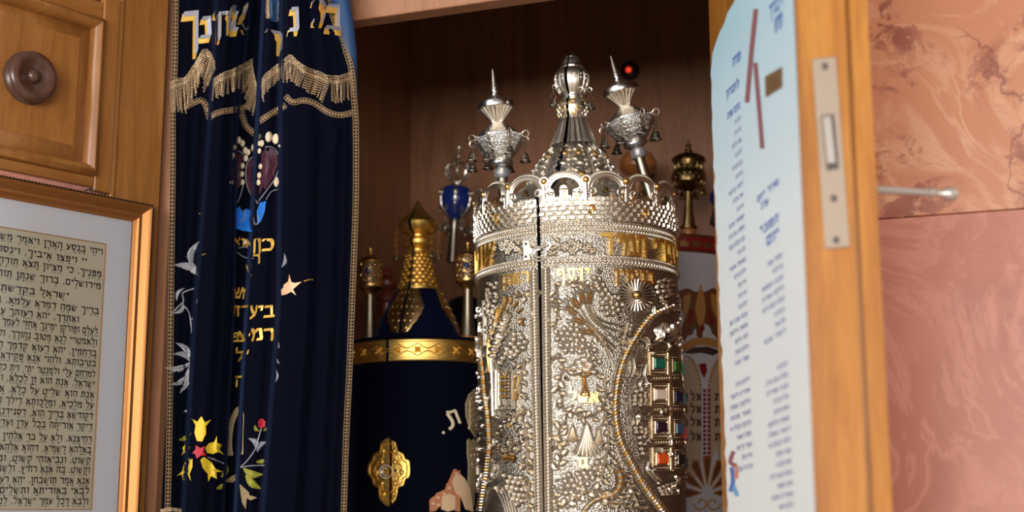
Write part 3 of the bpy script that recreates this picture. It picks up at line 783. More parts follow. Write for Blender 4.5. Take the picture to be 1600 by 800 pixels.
# big embroidered letters of the valance: silver over a gold shade
LT = [('ך', 287, 66, 22, 47, -.1), ('ו', 334, 60, 11, 42, .1), ('נ', 313, 61, 17, 34, -.1), ('ר', 342, 50, 18, 30, -.15), ('א', 360, 50, 28, 40, -.12),
      ('ר', 416, 76, 24, 30, .2), ('נ', 452, 50, 15, 38, -.05), ('כ', 488, 36, 20, 36, .05), ('ב', 510, 46, 23, 40, .12)]
nb = (.055, .08, .035)
for ch, x, y, w, h, dy in LT:
    s_ = MB(); letter(s_, CS, ch, x+1, y-1, w, h, .0005, .0022, dy, nb); o = s_.build('valance_letter', MATS['thread_silver'], cur)
    g = MB(); letter(g, CS, ch, x-1.5, y+5, w, h, 0, .0014, dy, (.075,.13,.04)); g.build('gold_shading', MATS['thread_gold'], o)
g = MB()
for ch, x, y, w, h in (('כ',410,392,18,18),('ת',394,396,14,22),('ר',396,412,10,14),('א',366,384,9,12),('ו',377,385,5,12),('א',384,386,9,12),('א',384,432,9,18),('ש',366,466,14,16),('מ',379,466,10,15),('ו',363,466,4,14),
                       ('ב',413,496,15,18),('י',404,494,7,16),('ע',391,496,11,18),('ו',362,494,6,16),('ז',369,494,6,16),('ד',378,494,10,16),('ר',413,532,14,18),('מ',393,532,18,18),('י',386,530,5,9),('צ',372,534,12,16),('פ',364,534,9,14),
                       ("'",385,562,5,14),('ל',368,564,12,14),('"',376,562,9,14),('ה',368,604,11,16)):
    letter(g, CS, ch, x, y, w, h, 0, .0014, -.08, (.07,.11,.03))
g.build('dedication_lettering', MATS['thread_gold'], cur)
# crown with pearls
b = MB()
for x, y, r in ((365,243,4.2),(368,230,5),(373,219,5.2),(379,224,5),(383,235,5),(384,247,5),(379,259,4.5),(378,272,4.5),(379,285,4.5),(397,231,6),(388,238,4.5),(362,285,3.5),(404,224,4.2),
                (405,236,4.2),(409,224,5),(420,214,7.5),(431,217,7.5),(437,228,5),(407,260,4.2),(405,274,4.5),(404,285,4.5),(433,284,7.5),(383,378,4)):
    b = MB(); blob(b, CS, x, y, r*.78, r*1.15, .1, .0022, 10); b.build('pearl', MATS['thread_bead'], cur)
b = MB(); poly(b, CS, [(400,312),(389,296),(384,276),(386,258),(393,248),(399,252),(402,270),(401,292)], .0008, False); b.build('crown_panel', MATS['thread_maroon'], cur)
b = MB(); poly(b, CS, [(404,305),(406,270),(408,240),(414,231),(424,230),(434,240),(435,256),(428,276),(416,296)], .0008, False); b.build('crown_panel', MATS['thread_maroon'], cur)
b = MB(); poly(b, CS, [(364,290),(363,262),(366,244),(373,238),(379,242),(378,262),(377,288),(371,298)], .0008, False)
b.build('crown_panel', MATS['thread_maroon'], cur)
b = MB()
for pts in ([(403,318),(389,298),(384,276),(386,256),(394,246),(402,244)], [(404,314),(418,296),(430,278),(436,258),(434,240),(425,230),(414,230)], [(363,250),(366,242),(373,236),(380,242)], [(380,290),(374,310),(368,324),(372,346),(382,340),(380,328)],
            [(395,330),(398,350),(404,346),(402,336)], [(416,312),(424,300),(434,296)], [(372,388),(384,386),(394,392)], [(370,394),(382,402),(396,404)]):
    stroke(b, CS, pts, 1.1, .0018, 5)
b.build('crown_outline', MATS['thread_silver'], cur)
b = MB(); poly(b, CS, [(368,326),(374,322),(377,340),(380,332),(384,325),(392,328),(398,326),(394,345),(396,364),(382,362),(368,358)], .001, False); b.build('crown_base', MATS['thread_blue'], cur)
b = MB(); poly(b, CS, [(402,352),(401,330),(406,316),(416,313),(414,330),(408,346)], .001, False)
b.build('crown_base', MATS['thread_blue'], cur)
# silver leaf sprays, left
b = MB()
for x, y, l, w, a, c in ((311,431,42,6,-2.72,.15),(302,420,44,5.5,-1.35,-.2),(312,432,40,1.2,-2.2,.1),(297,564,28,4.2,-2.75,.2),(297,566,38,5,-2.2,.2),(297,567,40,5,2.95,-.15),(297,570,46,5,2.4,-.25),(298,572,46,4.5,1.95,-.1),(300,640,14,2.5,2.9,0),
                        (270,490,26,3.5,-.9,.3),(276,470,24,3,-1.0,-.2)):
    leaf(b, CS, x, y, l, w, a, .0014, c)
for pts in ([(266,492),(280,478),(287,470),(286,458),(303,451)], [(287,478),(296,490),(300,530),(298,565)], [(300,500),(306,480),(308,468)]): stroke(b, CS, pts, 1.3, .0014, 5)
b.build('silver_leaves', MATS['thread_grey'], cur)
# yellow flower with a red heart
b = MB()
def petal(mb, x, y, l, w, a):
    ca, sa = math.cos(a), math.sin(a); P_ = [(0,-.25),(.35,-.55),(.7,-.5),(1.0,-.95),(.86,-.35),(1.12,0),(.86,.35),(1.0,.95),(.7,.5),(.35,.55),(0,.25)]
    poly(mb, CS, [(x+ca*u*l-sa*v*w, y+sa*u*l+ca*v*w) for u, v in P_], .0012)
for x, y, l, w, a in ((312,690,36,17,-1.5),(322,704,24,17,-.35),(316,716,36,15,.95),(298,716,34,13,1.9),(296,702,10,14,-2.9)):
    b = MB(); petal(b, x, y, l, w, a); b.build('yellow_petal', MATS['thread_yellow'], cur)
b = MB(); poly(b, CS, [(300,708),(305,702),(306,695),(313,700),(320,697),(319,706),(323,712),(314,712),(307,717),(305,710)], .0016); b.build('flower_heart', MATS['thread_red'], cur)
b = MB(); poly(b, CS, [(404,668),(403,660),(406,654),(411,654),(415,659),(414,667),(409,669)], .002)
b.build('red_bud', MATS['thread_red'], cur)
b = MB()
for x, y, l, w, a, c in ((280,688,22,4,-.55,.1),(346,746,22,4,-1.1,.1),(338,764,18,4,-.6,.1),(380,732,32,6,.3,.15),(384,742,32,6,.75,.1),(400,722,20,3.5,-.3,.1),(398,664,13,3,.9,.2),(420,664,13,3,2.4,-.2)): leaf(b, CS, x, y, l, w, a, .0014, c)
b.build('green_leaves', MATS['thread_olive'], cur)
b = MB()
for pts in ([(324,714),(340,720),(352,725)], [(374,731),(386,720),(400,700),(404,685),(409,668)], [(374,731),(390,728),(418,727)]): stroke(b, CS, pts, 1.2, .0014, 5)
leaf(b, CS, 402,704,24,5,-2.2,.0014,.25); leaf(b, CS, 402,706,22,4.5,-.8,.0014,-.2)
for x, y, l, w, a in ((428,546,14,3,-1.0),(431,552,18,3,1.2),(427,600,24,2.2,-1.4),(437,420,26,3,-1.3)): leaf(b, CS, x, y, l, w, a, .0014, .2)
b.build('grey_sprigs', MATS['thread_silver'], cur)
b = MB(); poly(b, CS, [(440,462),(438,450),(444,444),(450,440),(452,428),(455,440),(460,442),(472,440),(464,447),(458,452),(463,462),(455,456),(448,460)], .0013)
b.build('peach_flower', MATS['thread_peach'], cur)
b = MB()
for x, y in ((476,439),(480,438),(484,437),(488,437)): blob(b, CS, x, y, 1.8, 1.5, 0, .0015, 6)
for x, y in ((316,398),(320,397),(312,334),(315,340)): blob(b, CS, x, y, 1.5, 1.2, 0, .0015, 6)
b.build('gold_dots', MATS['thread_gold'], cur)
b = MB(); stroke(b, CS, [(360,712),(358,690),(362,660),(372,640),(377,648),(376,680),(376,710)], 4.5, .0014, 5); leaf(b, CS, 352,752,26,5,-.5,.0014,.1); poly(b, CS, [(373,754),(386,766),(402,778),(392,782),(384,778),(384,796),(378,786)], .0013)
b.build('tan_stitching', MATS['thread_tan'], cur)

# ------------------------------------------------------------------ the big silver scroll case
CA = Ax((910.5, 800), (893, 100), 1.60)
CR = 158*CA.m(560)
SL = -.405                                         # angle of the slit between the two halves
case = thing('torah_case', CA.pt(0, 0, (ZB - CA.P0.z)/CA.z.z), 'tall embossed silver cylinder scroll case with gilded letters and jewelled squares', 'scroll case')
MS = mpp(560, 1.60)
zh = lambda y: CA.h(y)
fy = lambda y: (CA.cyl(CR)(900, y)-CA.P0).dot(CA.z)      # height of the front surface at photo row y
g_ = .017                                          # half angle of the slit
def half_cyl(mb, a0, a1, z0, z1, r0, r1, seg=60):
    A = [lerp(a0, a1, i/seg) for i in range(seg+1)]
    mb.grid([[CA.pt(a, r0, z0) for a in A], [CA.pt(a, r1, z0) for a in A], [CA.pt(a, r1, z1) for a in A], [CA.pt(a, r0, z1) for a in A], [CA.pt(a, r0, z0) for a in A]])
    for a in (a0, a1):
        mb.add([CA.pt(a, r0, z0), CA.pt(a, r1, z0), CA.pt(a, r1, z1), CA.pt(a, r0, z1)], [(0,1,2,3)])
zlow = (ZB - CA.P0.z)/CA.z.z; zrow1 = fy(408.5); zrow0 = fy(366); zwall = fy(318)
for a0, a1, lab in ((SL+g_, PI+.0, 'right half of the silver shell'), (-PI, SL-g_, 'left half of the silver shell')):
    b = MB(); half_cyl(b, a0, a1, zlow, zwall, CR-.004, CR); sh = b.build('shell', MATS['silver_ground'], case, label=lab)
b = MB()
b.grid([[CA.pt(2*PI*i/48, r, z) for i in range(48)] for r, z in ((CR-.0055, zlow), (CR-.0055, zwall+.004), (CR-.012, zwall+.005), (.02, zwall+.006))], True)
b.build('inner_lining', MATS['velvet_black'], case)
RL = MB(); GD = MB(); RB = MB()                    # silver relief, gilt relief, bright beading
S1b = CA.cyl(CR)
def S1(px, py, e=0): return S1b(px, py, e*1.55)
# horizontal bands all the way round
def ring_beads(mb, z, w, hgt, slope, n, h, skip=True):
    U = lambda x, y, e: CA.pt(x*MS/CR, CR+e, z - y*MS)
    for i in range(n):
        a = 2*PI*(i+.5)/n - PI
        if abs(a-SL) < .02: continue
        blob(mb, U, a*CR/MS, 0, w, hgt, slope, h, 8)
for y_, w_, h_, n_, e_ in ((351,2.0,3.7,190,.0026), (359.5,2.0,3.5,190,.0026), (408,2.3,4.4,160,.0032)):
    RB = MB(); ring_beads(RB, fy(y_), w_, h_, .32, n_, e_); RB.build('bead_band', MATS['silver'], case)
ring_beads(RL, fy(366), 1.2, 1.8, .3, 260, .0012); ring_beads(RL, fy(400.5), 1.1, 1.5, 0, 260, .0010)
def ridge(mb, z, hh, e, seg=120):                  # plain raised line, open at the slit
    A = [SL+g_+.004 + (2*PI-2*g_-.008)*i/seg for i in range(seg+1)]
    mb.grid([[CA.pt(a, CR+k*e, z+t*hh) for a in A] for k, t in ((-.1,-1),(.8,-.6),(1,0),(.8,.6),(-.1,1))])
ridge(RL, fy(346.5), .0006, .0010); ridge(RL, fy(413.5), .0005, .0009); ridge(RL, fy(403), .0005, .0009); ridge(RL, fy(355.2), .0004, .0012)
# city wall of little stones
U0 = lambda x, y, e: CA.pt(x*MS/CR, CR+e, fy(344) + y*MS)
pr = PI*CR/MS
rb = random.Random(11)
def stone(mb, x, y, w, h, e):
    if abs(x*MS/CR - SL) < .03: return
    lo_ = [(x-w, y-h), (x+w, y-h), (x+w, y+h), (x-w, y+h)]
    put(mb, U0, lo_, 0, e, .35)
for r_ in range(5):
    n = 78
    for i in range(n):
        x = -pr + 2*pr*(i + .5*(r_ % 2))/n
        stone(RL, x, 3.5 + r_*7.0, 5.2, 2.9, .0034*rb.uniform(.7,1.2))
# skyline of towers, gates and domes, one stretch per pair of arches
def town(x0):
    for k in range(9): stone(RL, x0-26+k*6.5, 33+rb.choice((0,2,4)), 3.0, 3.5, .003)
    for dx, w, h in ((-20,5,13),(-2,7,17),(16,6,12)):
        put(RL, U0, [(x0+dx-w,30),(x0+dx+w,30),(x0+dx+w,30+h),(x0+dx-w,30+h)], 0, .0022, .12)
        put(RL, U0, [(x0+dx+w*1.1*math.cos(PI*t/6), 30+h+w*1.0*math.sin(PI*t/6)) for t in range(7)], 0, .0034, .3)
        GD = MB(); put(GD, U0, [(x0+dx-w*.42,31),(x0+dx+w*.42,31),(x0+dx+w*.42,30+h*.6),(x0+dx,30+h*.85),(x0+dx-w*.42,30+h*.6)], .0020, .0030, .15); GD.build('gilt_window', MATS['gilt'], case)
    for dx in (-12, 8, 26): GD = MB(); put(GD, U0, [(x0+dx-3,24.5),(x0+dx+3,24.5),(x0+dx+3,27.5),(x0+dx-3,27.5)], .0015, .0030, .2); GD.build('gilt_window', MATS['gilt'], case)
for i in range(8):
    x0 = -pr + 2*pr*(i+.5)/8 + 6
    if abs(x0*MS/CR - SL) < .3: x0 += 34
    town(x0)
    GD = MB(); stroke(GD, U0, [(x0+38,8),(x0+34.5,12),(x0+35,20),(x0+38,23),(x0+41,20),(x0+41.5,12),(x0+38,8)], 1.2, .0036, 4); GD.build('gilt_window', MATS['gilt'], case)
    GD = MB()
    for yy in (38, 42): stroke(GD, U0, [(x0+30,yy),(x0+46,yy)], 1.2, .0022, 1)
    GD.build('gilt_cornice', MATS['gilt'], case)
RL.build('city_relief', MATS['silver'], case);

# crown of arches on the rim
zr = fy(309); AR = MB(); AG = MB(); AB = MB()
U1 = lambda x, y, e: CA.pt(math.radians(x), CR+e, zr + y*MS)        # x in degrees, y px up
post0 = 3.2; NA = 16; stp = 360/NA
pdeg = MS/CR*180/PI
bells_at = []
for i in range(NA):
    a0 = post0 + stp*i; a1 = a0 + stp; c = (a0+a1)/2; hw = stp/2-1.2
    arc = [(c-hw*math.cos(PI*t/14), 11+25*math.sin(PI*t/14)**.8) for t in range(15)]
    full = [(arc[0][0], -2)] + arc + [(arc[-1][0], -2)]
    inr = [(c+(x-c)*.86, y-3.6) for x, y in full]
    P3 = [U1(x, y, 0) for x, y in full]; 
    AR.tube(P3, .0026, 8); AR.tube([U1(x, y, .0012) for x, y in inr], .0013, 6)
    P4 = [(c+(x-c)*1.07, y+4.4) for x, y in arc]
    for (xa, ya), (xb, yb) in zip(P4, P4[1:]):
        for t in (0, .5): AB.ball(U1(lerp(xa, xb, t), lerp(ya, yb, t), 0), .00165, 6, 4)
    for s in (-1, 1):                              # little scrolls where the arch springs
        q = (c+s*(hw-2.2), 9)
        AR.tube([U1(q[0]+s*2.4*math.cos(t*.8)*(1-t*.07), q[1]+6.5*math.sin(t*.8)*(1-t*.07), .002) for t in range(9)], [.0019-.0001*t for t in range(9)], 6)
    AG.ball(U1(a0, 27, .002), .0034, 10, 8); AR.torus(U1(a0, 27, .0015), .0045, .0013, CA.z, CA.pt(math.radians(a0)+PI/2, 1, 0)-CA.P0, 12, 6)
    AR.tube([U1(a0, -4, .0), U1(a0, 8, .001), U1(a0, 22, .001)], [.004, .0034, .0022], 8)
    for yy in (2, 7, 12): AR.tube([U1(a0-1.6, yy, .002), U1(a0+1.6, yy, .002)], .0016, 6)
    bells_at.append((c, U1(c, 30, -.001)))
b = MB(); half_cyl(b, SL+g_, PI, zwall-.002, zr+.001, CR-.003, CR+.0008, 60); half_cyl(b, -PI, SL-g_, zwall-.002, zr+.001, CR-.003, CR+.0008, 60)
b.build('rim', MATS['silver'], case)
AR.build('crown_arches', MATS['silver'], case); AB.build('crown_beading', MATS['silver'], case); AG.build('gilt_buttons', MATS['gilt'], case)
for a, p in bells_at: 
    if abs(((a+180) % 360)-180) < 100: bell(case, p, .009, .0036)

# domed roof with its slit
def cas_lathe(prof, name, mt, seg=64, mod=None, parent=None, gap=.05, lab=None):
    b = MB(); pmin = [(max(.2, hw-2.5), y) for hw, y in prof]
    CA.lathe(b, prof, seg, SL+gap, SL+2*PI-gap, mod)
    return b.build(name, MATS[mt], parent or case, ang=32, label=lab)
DP = [(151,350),(147,338),(126,325),(106,314),(93,306),(84,300),(75,289),(67,272),(57,257),(47,244),(40,236),(35,229)]
cas_lathe(DP, 'dome', 'silver_chased', 72, gap=.06)
b = MB(); CA.lathe(b, [(hw*.955, y+1) for hw, y in DP] + [(20,228),(14,190),(14,160),(14,110),(5,88)], 40); b.build('dome_lining', MATS['velvet_black'], case)
DS = CA.cone(DP)
D1 = MB(); D2 = MB()
for k in range(12):
    a = k*30 + 7
    if abs(a-360-math.degrees(SL)) < 6: a += 6
    D1v = [(a-11, 300), (a-6, 262), (a-3, 236)]
    stroke(D1, DS, [(a+13,306),(a+14,284),(a+14,262),(a+14,240),(a+14,231)], 1.0, .0018, 3)
    for yy, r1 in ((288,9),(268,9),(250,8.5)):
        blob(D2 if yy != 268 else D1, DS, a-1, yy, r1*.62, 4.2, 0, .0028, 10)
        for s in (-1, 1): leaf(D1, DS, a-1+s*r1*.5, yy-4, 9, 3.0, -PI/2+s*.9, .002, .2*s); blob(D1, DS, a-1+s*r1*.95, yy+4, 2.6, 2.2, 0, .002, 6)
    stroke(D1, DS, [(a-8,241),(a,236),(a+8,241)], 1.2, .0018, 3)
D1.build('dome_relief', MATS['silver'], case); D2.build('dome_gilding', MATS['gilt'], case)
flute = lambda n, d: (lambda a, j: 1 + d*(abs(math.cos(n*a/2))-.5))
cas_lathe([(37,230),(36,227),(33,221),(28,207),(23.5,195),(21,188),(19.5,186),(20.5,184.5)], 'fluted_neck', 'silver', 128, flute(22, .09), gap=.10, lab='fluted silver neck')
cas_lathe([(19,187),(21.5,182),(23,176),(23.6,170),(22.5,163),(19,157.5),(15,155)], 'lower_knop', 'silver', 64, gap=.10)
KS = CA.cone([(19,187),(21.5,182),(23,176),(23.6,170),(22.5,163),(19,157.5),(15,155)])
b = MB(); b2 = MB()
for r_ in range(5):
    for i in range(16):
        a = (i+.5*(r_ % 2))*22.5
        if abs(((a-math.degrees(SL)+180) % 360)-180) < 7: continue
        y = 182-r_*5; put(b2 if rb.random() < .3 else b, KS, [(a-9,y+2),(a+9,y+2),(a+9,y-2),(a-9,y-2)], -.0002, .0012, .25)
b.build('knop_stones', MATS['silver'], case); b2.build('knop_gilding', MATS['gilt'], case)
cas_lathe([(15,156),(17.5,154),(17.5,151.5),(15,150)], 'collar', 'silver_bright', 48, gap=.07)
BP = [(15,150),(19,146),(24,139),(26.6,130),(26.8,122),(25,115),(21,110),(17,107.5)]
cas_lathe(BP, 'upper_knop', 'silver', 96, lambda a, j: 1+.02*abs(math.sin(4*a)), gap=.10)
BS = CA.cone(BP); b = MB()
for i in range(16):
    a = i*22.5+4
    if abs(((a-math.degrees(SL)+180) % 360)-180) < 9: continue
    stroke(b, BS, [(a-6,146),(a-7,132),(a-7,118)], 1.1, .0008, 3)
    for yy in (122,128): blob(b, BS, a+3, yy, 4.5, 2.2, .2, .0012, 6)
b.build('knop_relief', MATS['silver'], case)
cas_lathe([(16.5,108),(18.5,106),(18,103.5),(16,102.5)], 'collar', 'silver_bright', 48, gap=.07)
cas_lathe([(15.5,104),(14,98),(11.5,92),(9.5,90)], 'bell_cap', 'silver', 96, flute(16, .06), gap=.07)
cas_lathe([(9.5,91.5),(10.5,90.5),(9.8,89),(8.8,88),(6.5,85.5),(4.2,83),(2.8,81),(2,79),(1,77.5)], 'tip', 'silver_bright', 40, gap=.12)
for s, y, rr_ in ((-1,138,27),(1,143,26),(.42,146,24)):
    a = math.asin(max(-1, min(1, s*.96))) if abs(s) == 1 else .5
    h = CA.h(y); r = rr_*CA.m(y); p = CA.pt(a, r+.003, h)
    b = MB(); b.torus(CA.pt(a, r+.0015, h), .0026, .0006, CA.x, CA.z, 12, 5); b.build('bell_ring', MATS['silver'], case)
    bell(case, p - Z*.003, .012, .0052, ('silver_old', 'silver_old'))

# ---------------- relief on the body (rows of the photo projected on the cylinder)
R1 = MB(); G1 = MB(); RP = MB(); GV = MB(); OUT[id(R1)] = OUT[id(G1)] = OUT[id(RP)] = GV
ri = random.Random(23)
def cut(name, gname=None):                         # close the motif laid down so far as one part of the case
    o = None
    if R1.f: o = R1.build(name, MATS['silver'], case); R1.v, R1.f = [], []
    if G1.f: G1.build(gname or 'gilding', MATS['gilt'], o or case); G1.v, G1.f = [], []
    if RP.f: RP.build(name, MATS['silver'], case); RP.v, RP.f = [], []
def V(pts, sx, ox, oy): return [(ox+x/sx, oy+y/sx) for x, y in pts]
# ropes beside the slit
for pts in ([(834,424),(836,520),(838.5,640),(841,740),(843,860)], [(853,420),(854,520),(855.5,640),(857,740),(858.5,860)]):
    rope([RP], S1, pts, 4.0, .0022, 5.2, 1.0)
    cut('rope_border')
    for o_ in (-5.3, 5.3): stroke(R1, S1, [(x+o_, y) for x, y in pts], .8, .0012, 6); cut('border_line')
# letters of the band and of the rows below
def arcx(px): return 155.5*math.asin(max(-1, min(1, (px-902)/155.5)))
UB = CA.unroll(CR, 0, MS)
def uletter(mb, ch, xl, xr, yb, h, e=.0026, base=None):   # between two photo columns, baseline at photo row yb seen at the front
    z = fy(yb); S = lambda x, y, ee: CA.pt(x*MS/CR, CR+ee, z - y*MS)
    a, c = arcx(xl), arcx(xr); a, c = lerp(a, c, .06), lerp(a, c, .94)
    letter(mb, S, ch, a, 0, c-a, h, -.0004, e, 0, (.07,.10,.03))
LB = MB()
for ch, xl, xr, h in (('ד',931,951,31),('י',954,963,31),('מ',963,984,31),('ת',983,1002,31),('י',1012,1019,29),('ד',1020,1034,31),('ג',1033,1042,31),('נ',1041,1048,31),('ל',1048,1054,28)):
    LB = MB(); uletter(LB, ch, xl, xr, 396.5, h); LB.build('gilt_letter', MATS['gold'], case)
for ch, d0, d1 in (('ש',-66,-54),('ו',-74,-69),('י',-80,-76),('ת',-96,-84)):
    z = fy(396.5); S = lambda x, y, ee: CA.pt(x*MS/CR, CR+ee, z - y*MS)
    k = CR/MS*PI/180; LB = MB(); letter(LB, S, ch, d0*k, 0, (d1-d0)*k, 31, -.0004, .0026, 0, (.085,.125,.03)); LB.build('gilt_letter', MATS['gold'], case)
LB = MB()
for ch, xl, xr, yb in (('ף',864,878,438),('ס',881,892,438),('ו',895,903,438),('י',906,913,438),('ן',949,957,438),('י',960,966,438),('מ',968,981,438),('י',983,987,438),('נ',988,997,438),('ב',998,1011,438),
                       ('ר',815,826,436),('א',803,814,436),('ו',797,802,436),('ב',789,796,436),('ן',783,788,436)):
    LB = MB(); uletter(LB, ch, xl, xr, yb, 17.5 if yb == 438 else 16, .0022); LB.build('small_letter', MATS['gilt'], case)
for ch, x, y, w, h in (('ל',890,625,11,13),('ש',904,629,14,13),('א',921,629,14,15),('ג',908,731,10,16),('ד',898,729,11,14)):
    LB = MB(); letter(LB, S1, ch, x, y, w, h, -.0003, .002, 0, (.085,.125,.03)); LB.build('small_letter', MATS['gilt'], case)
# roses of the band
for cx_, k in ((895, 1), (793, -1)):
    for dx, dy, r in ((-12,0,9),(8,-2,10),(0,8,8),(20,4,7),(-2,-9,7)):
        for t in range(6):
            a = t*PI/3+dx; blob(R1, S1, cx_+(dx+r*.55*math.cos(a))*(1 if k > 0 else .72), 386+dy*.8+r*.5*math.sin(a), r*.42, r*.34, a, .0018, 6)
        blob(R1, S1, cx_+dx*(1 if k > 0 else .72), 386+dy*.8, r*.3, r*.3, 0, .0026, 6)
    for t in range(10):
        s = -1 if t % 2 else 1; leaf(R1, S1, cx_+s*(20+t*.6)*(1 if k > 0 else .72), 378+t*2.2, 13*(1 if k > 0 else .7), 3, (0 if s > 0 else PI)+ri.uniform(-.8,.8), .0018)
    cut('rose_relief')
# grape clusters
def grapes(pts, r, h=.0036):
    for x, y in pts: blob(R1, S1, x+ri.uniform(-.3,.3), y+ri.uniform(-.3,.3), r, r*1.04, 0, h, 10)
    cut('grape_cluster')
g7 = lambda P: V(P, 4, 840, 400)
g8 = lambda P: V(P, 4, 840, 600)
g5 = lambda P: V(P, 4, 740, 400)
g6 = lambda P: V(P, 4, 740, 600)
gR = lambda P: V(P, 4, 940, 600)
grapes(g7([(213,428),(168,455),(207,458),(247,462),(150,485),(190,488),(232,493),(265,495),(125,520),(165,523),(208,522),(247,530),(285,528),(145,560),(188,560),(242,555),(280,565),(320,558),(215,590),(175,595),(263,597),(310,595),(355,588),(320,622),(350,638),(385,660)]), 4.7)
grapes(g7([(350,135),(385,142),(362,172),(405,180),(380,208),(422,212),(400,238),(442,240),(478,255),(425,268),(462,262),(500,262),(405,292),(455,292),(490,302),(525,305),(400,330),(430,325),(465,325),(500,338),(435,362),(470,360)]), 4.5)
grapes(g8([(195,568),(248,562),(290,555),(332,555),(355,528),(370,490),(405,482),(393,520),(380,560),(345,587),(305,583),(265,588),(215,600),(172,605),(150,648),(192,635),(230,635),(270,620),(312,625),(255,655),(290,660),(178,680),(212,675),(228,695),(262,698),(220,718)]), 5.0)
grapes(g5([(258,488),(290,488),(303,512),(326,540),(290,548),(255,522),(235,548),(262,570),(316,575),(280,595),(240,600),(212,580),(262,622),(235,632),(208,610),(186,640),(170,668)]), 4.3)
grapes(g6([(195,570),(235,578),(270,585),(298,585),(220,607),(255,612),(288,618),(322,622),(215,640),(245,645),(275,655),(308,658),(338,662),(235,672),(262,690),(290,692),(322,697),(250,717),(280,722),(307,732),(275,752)]), 4.3)
grapes(gR([(215,45),(245,40),(270,50),(205,75),(235,70),(262,75),(205,100),(240,98),(272,100),(205,128),(237,130),(265,125)]), 3.6)
grapes(gR([(212,275),(240,270),(268,280),(215,302),(245,300),(272,305),(235,335),(262,330),(240,370),(266,375),(245,405),(255,435)]), 3.7)
grapes(gR([(355,650),(380,640),(402,630),(427,625),(365,672),(392,665),(417,660),(442,650),(377,692),(402,690),(427,685)]), 3.4)
grapes([(1030+x, 440+y) for x, y in ((0,0),(8,-3),(16,-2),(-4,8),(5,6),(13,6),(-2,16),(7,15),(15,14),(3,24),(12,23),(20,6),(8,33),(18,20))], 4.0, .003)
grapes([(768+ri.uniform(-8,10), 440+ri.uniform(0,90)) for i in range(44)], 3.4, .003)
# wheat sheaf
for x, y, a in ((901,475,-2.2),(894,486,-2.5),(910,467,-1.75),(921,467,-1.5),(906,502,-2.75),(920,519,-3.0)):
    for k in range(5):
        for s in (-1, 1):
            blob(G1, S1, x+math.cos(a)*(k*3.2-6)-math.sin(a)*s*2.4, y+math.sin(a)*(k*3.2-6)+math.cos(a)*s*2.4, 2.7, 1.5, a+s*.6, .0028, 6)
    blob(G1, S1, x+math.cos(a)*10, y+math.sin(a)*10, 3, 1.4, a, .0028, 6)
    for s in (-.5, -.25, .25, .5): stroke(R1, S1, [(x, y), (x+math.cos(a+s)*22, y+math.sin(a+s)*22)], .5, .0007, 1)
for pts in ([(330,300),(360,370),(430,415),(520,432)], [(300,300),(340,390),(420,460),(505,535)], [(270,330),(330,420),(410,500),(492,575)], [(250,355),(320,430),(400,510),(472,602)], [(300,430),(370,490),(420,560),(452,640)], [(320,310),(370,400),(440,450),(515,470)], [(340,480),(400,530),(440,590)]):
    stroke(R1, S1, g7(pts), 1.2, .002, 5)
cut('wheat_sheaf', 'gilt_ears')
# big sunburst flower
for k in range(26):
    a = 2*PI*k/26; stroke(R1, S1, [(993+7*math.cos(a), 461.5+7*math.sin(a)), (993+17*math.cos(a), 461.5+17*math.sin(a)), (993+(26+3*math.cos(2*a))*math.cos(a), 461.5+(25)*math.sin(a))], 1.5, .0016, 3)
blob(G1, S1, 993, 461.5, 5.8, 6, 0, .0045, 12); cut('sunburst', 'gilt_centre')
# great ring of twisted rope
ring = [(1054,479),(1046,482),(1032,487),(1019,493.5),(1007,506),(996,521),(984,541),(974,562),(967,585),(963,607),(961,628),(961,645),(963,664),(967,684),(974,702),(983,719),(993,738),(1003,755),(1014,772),(1026,787),(1040,806),(1052,820)]
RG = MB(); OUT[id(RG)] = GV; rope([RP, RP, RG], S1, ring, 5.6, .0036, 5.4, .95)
for o_ in (-6.6, 6.6): stroke(R1, S1, [(x+o_*.9, y+(o_*.4 if y < 640 else -o_*.4)) for x, y in ring], .7, .0014, 4)
cut('rope_ring'); RG.build('gilt_strands', MATS['gilt'], case); RG.v, RG.f = [], []
ringl = [(752,560),(755,585),(757,610),(763,650),(765.5,690),(763,725),(757,760),(750,800)]
rope([RP, RP, RG], S1, ringl, 2.2, .0036, 4.6, .95)
cut('rope_ring'); RG.build('gilt_strands', MATS['gilt'], case)
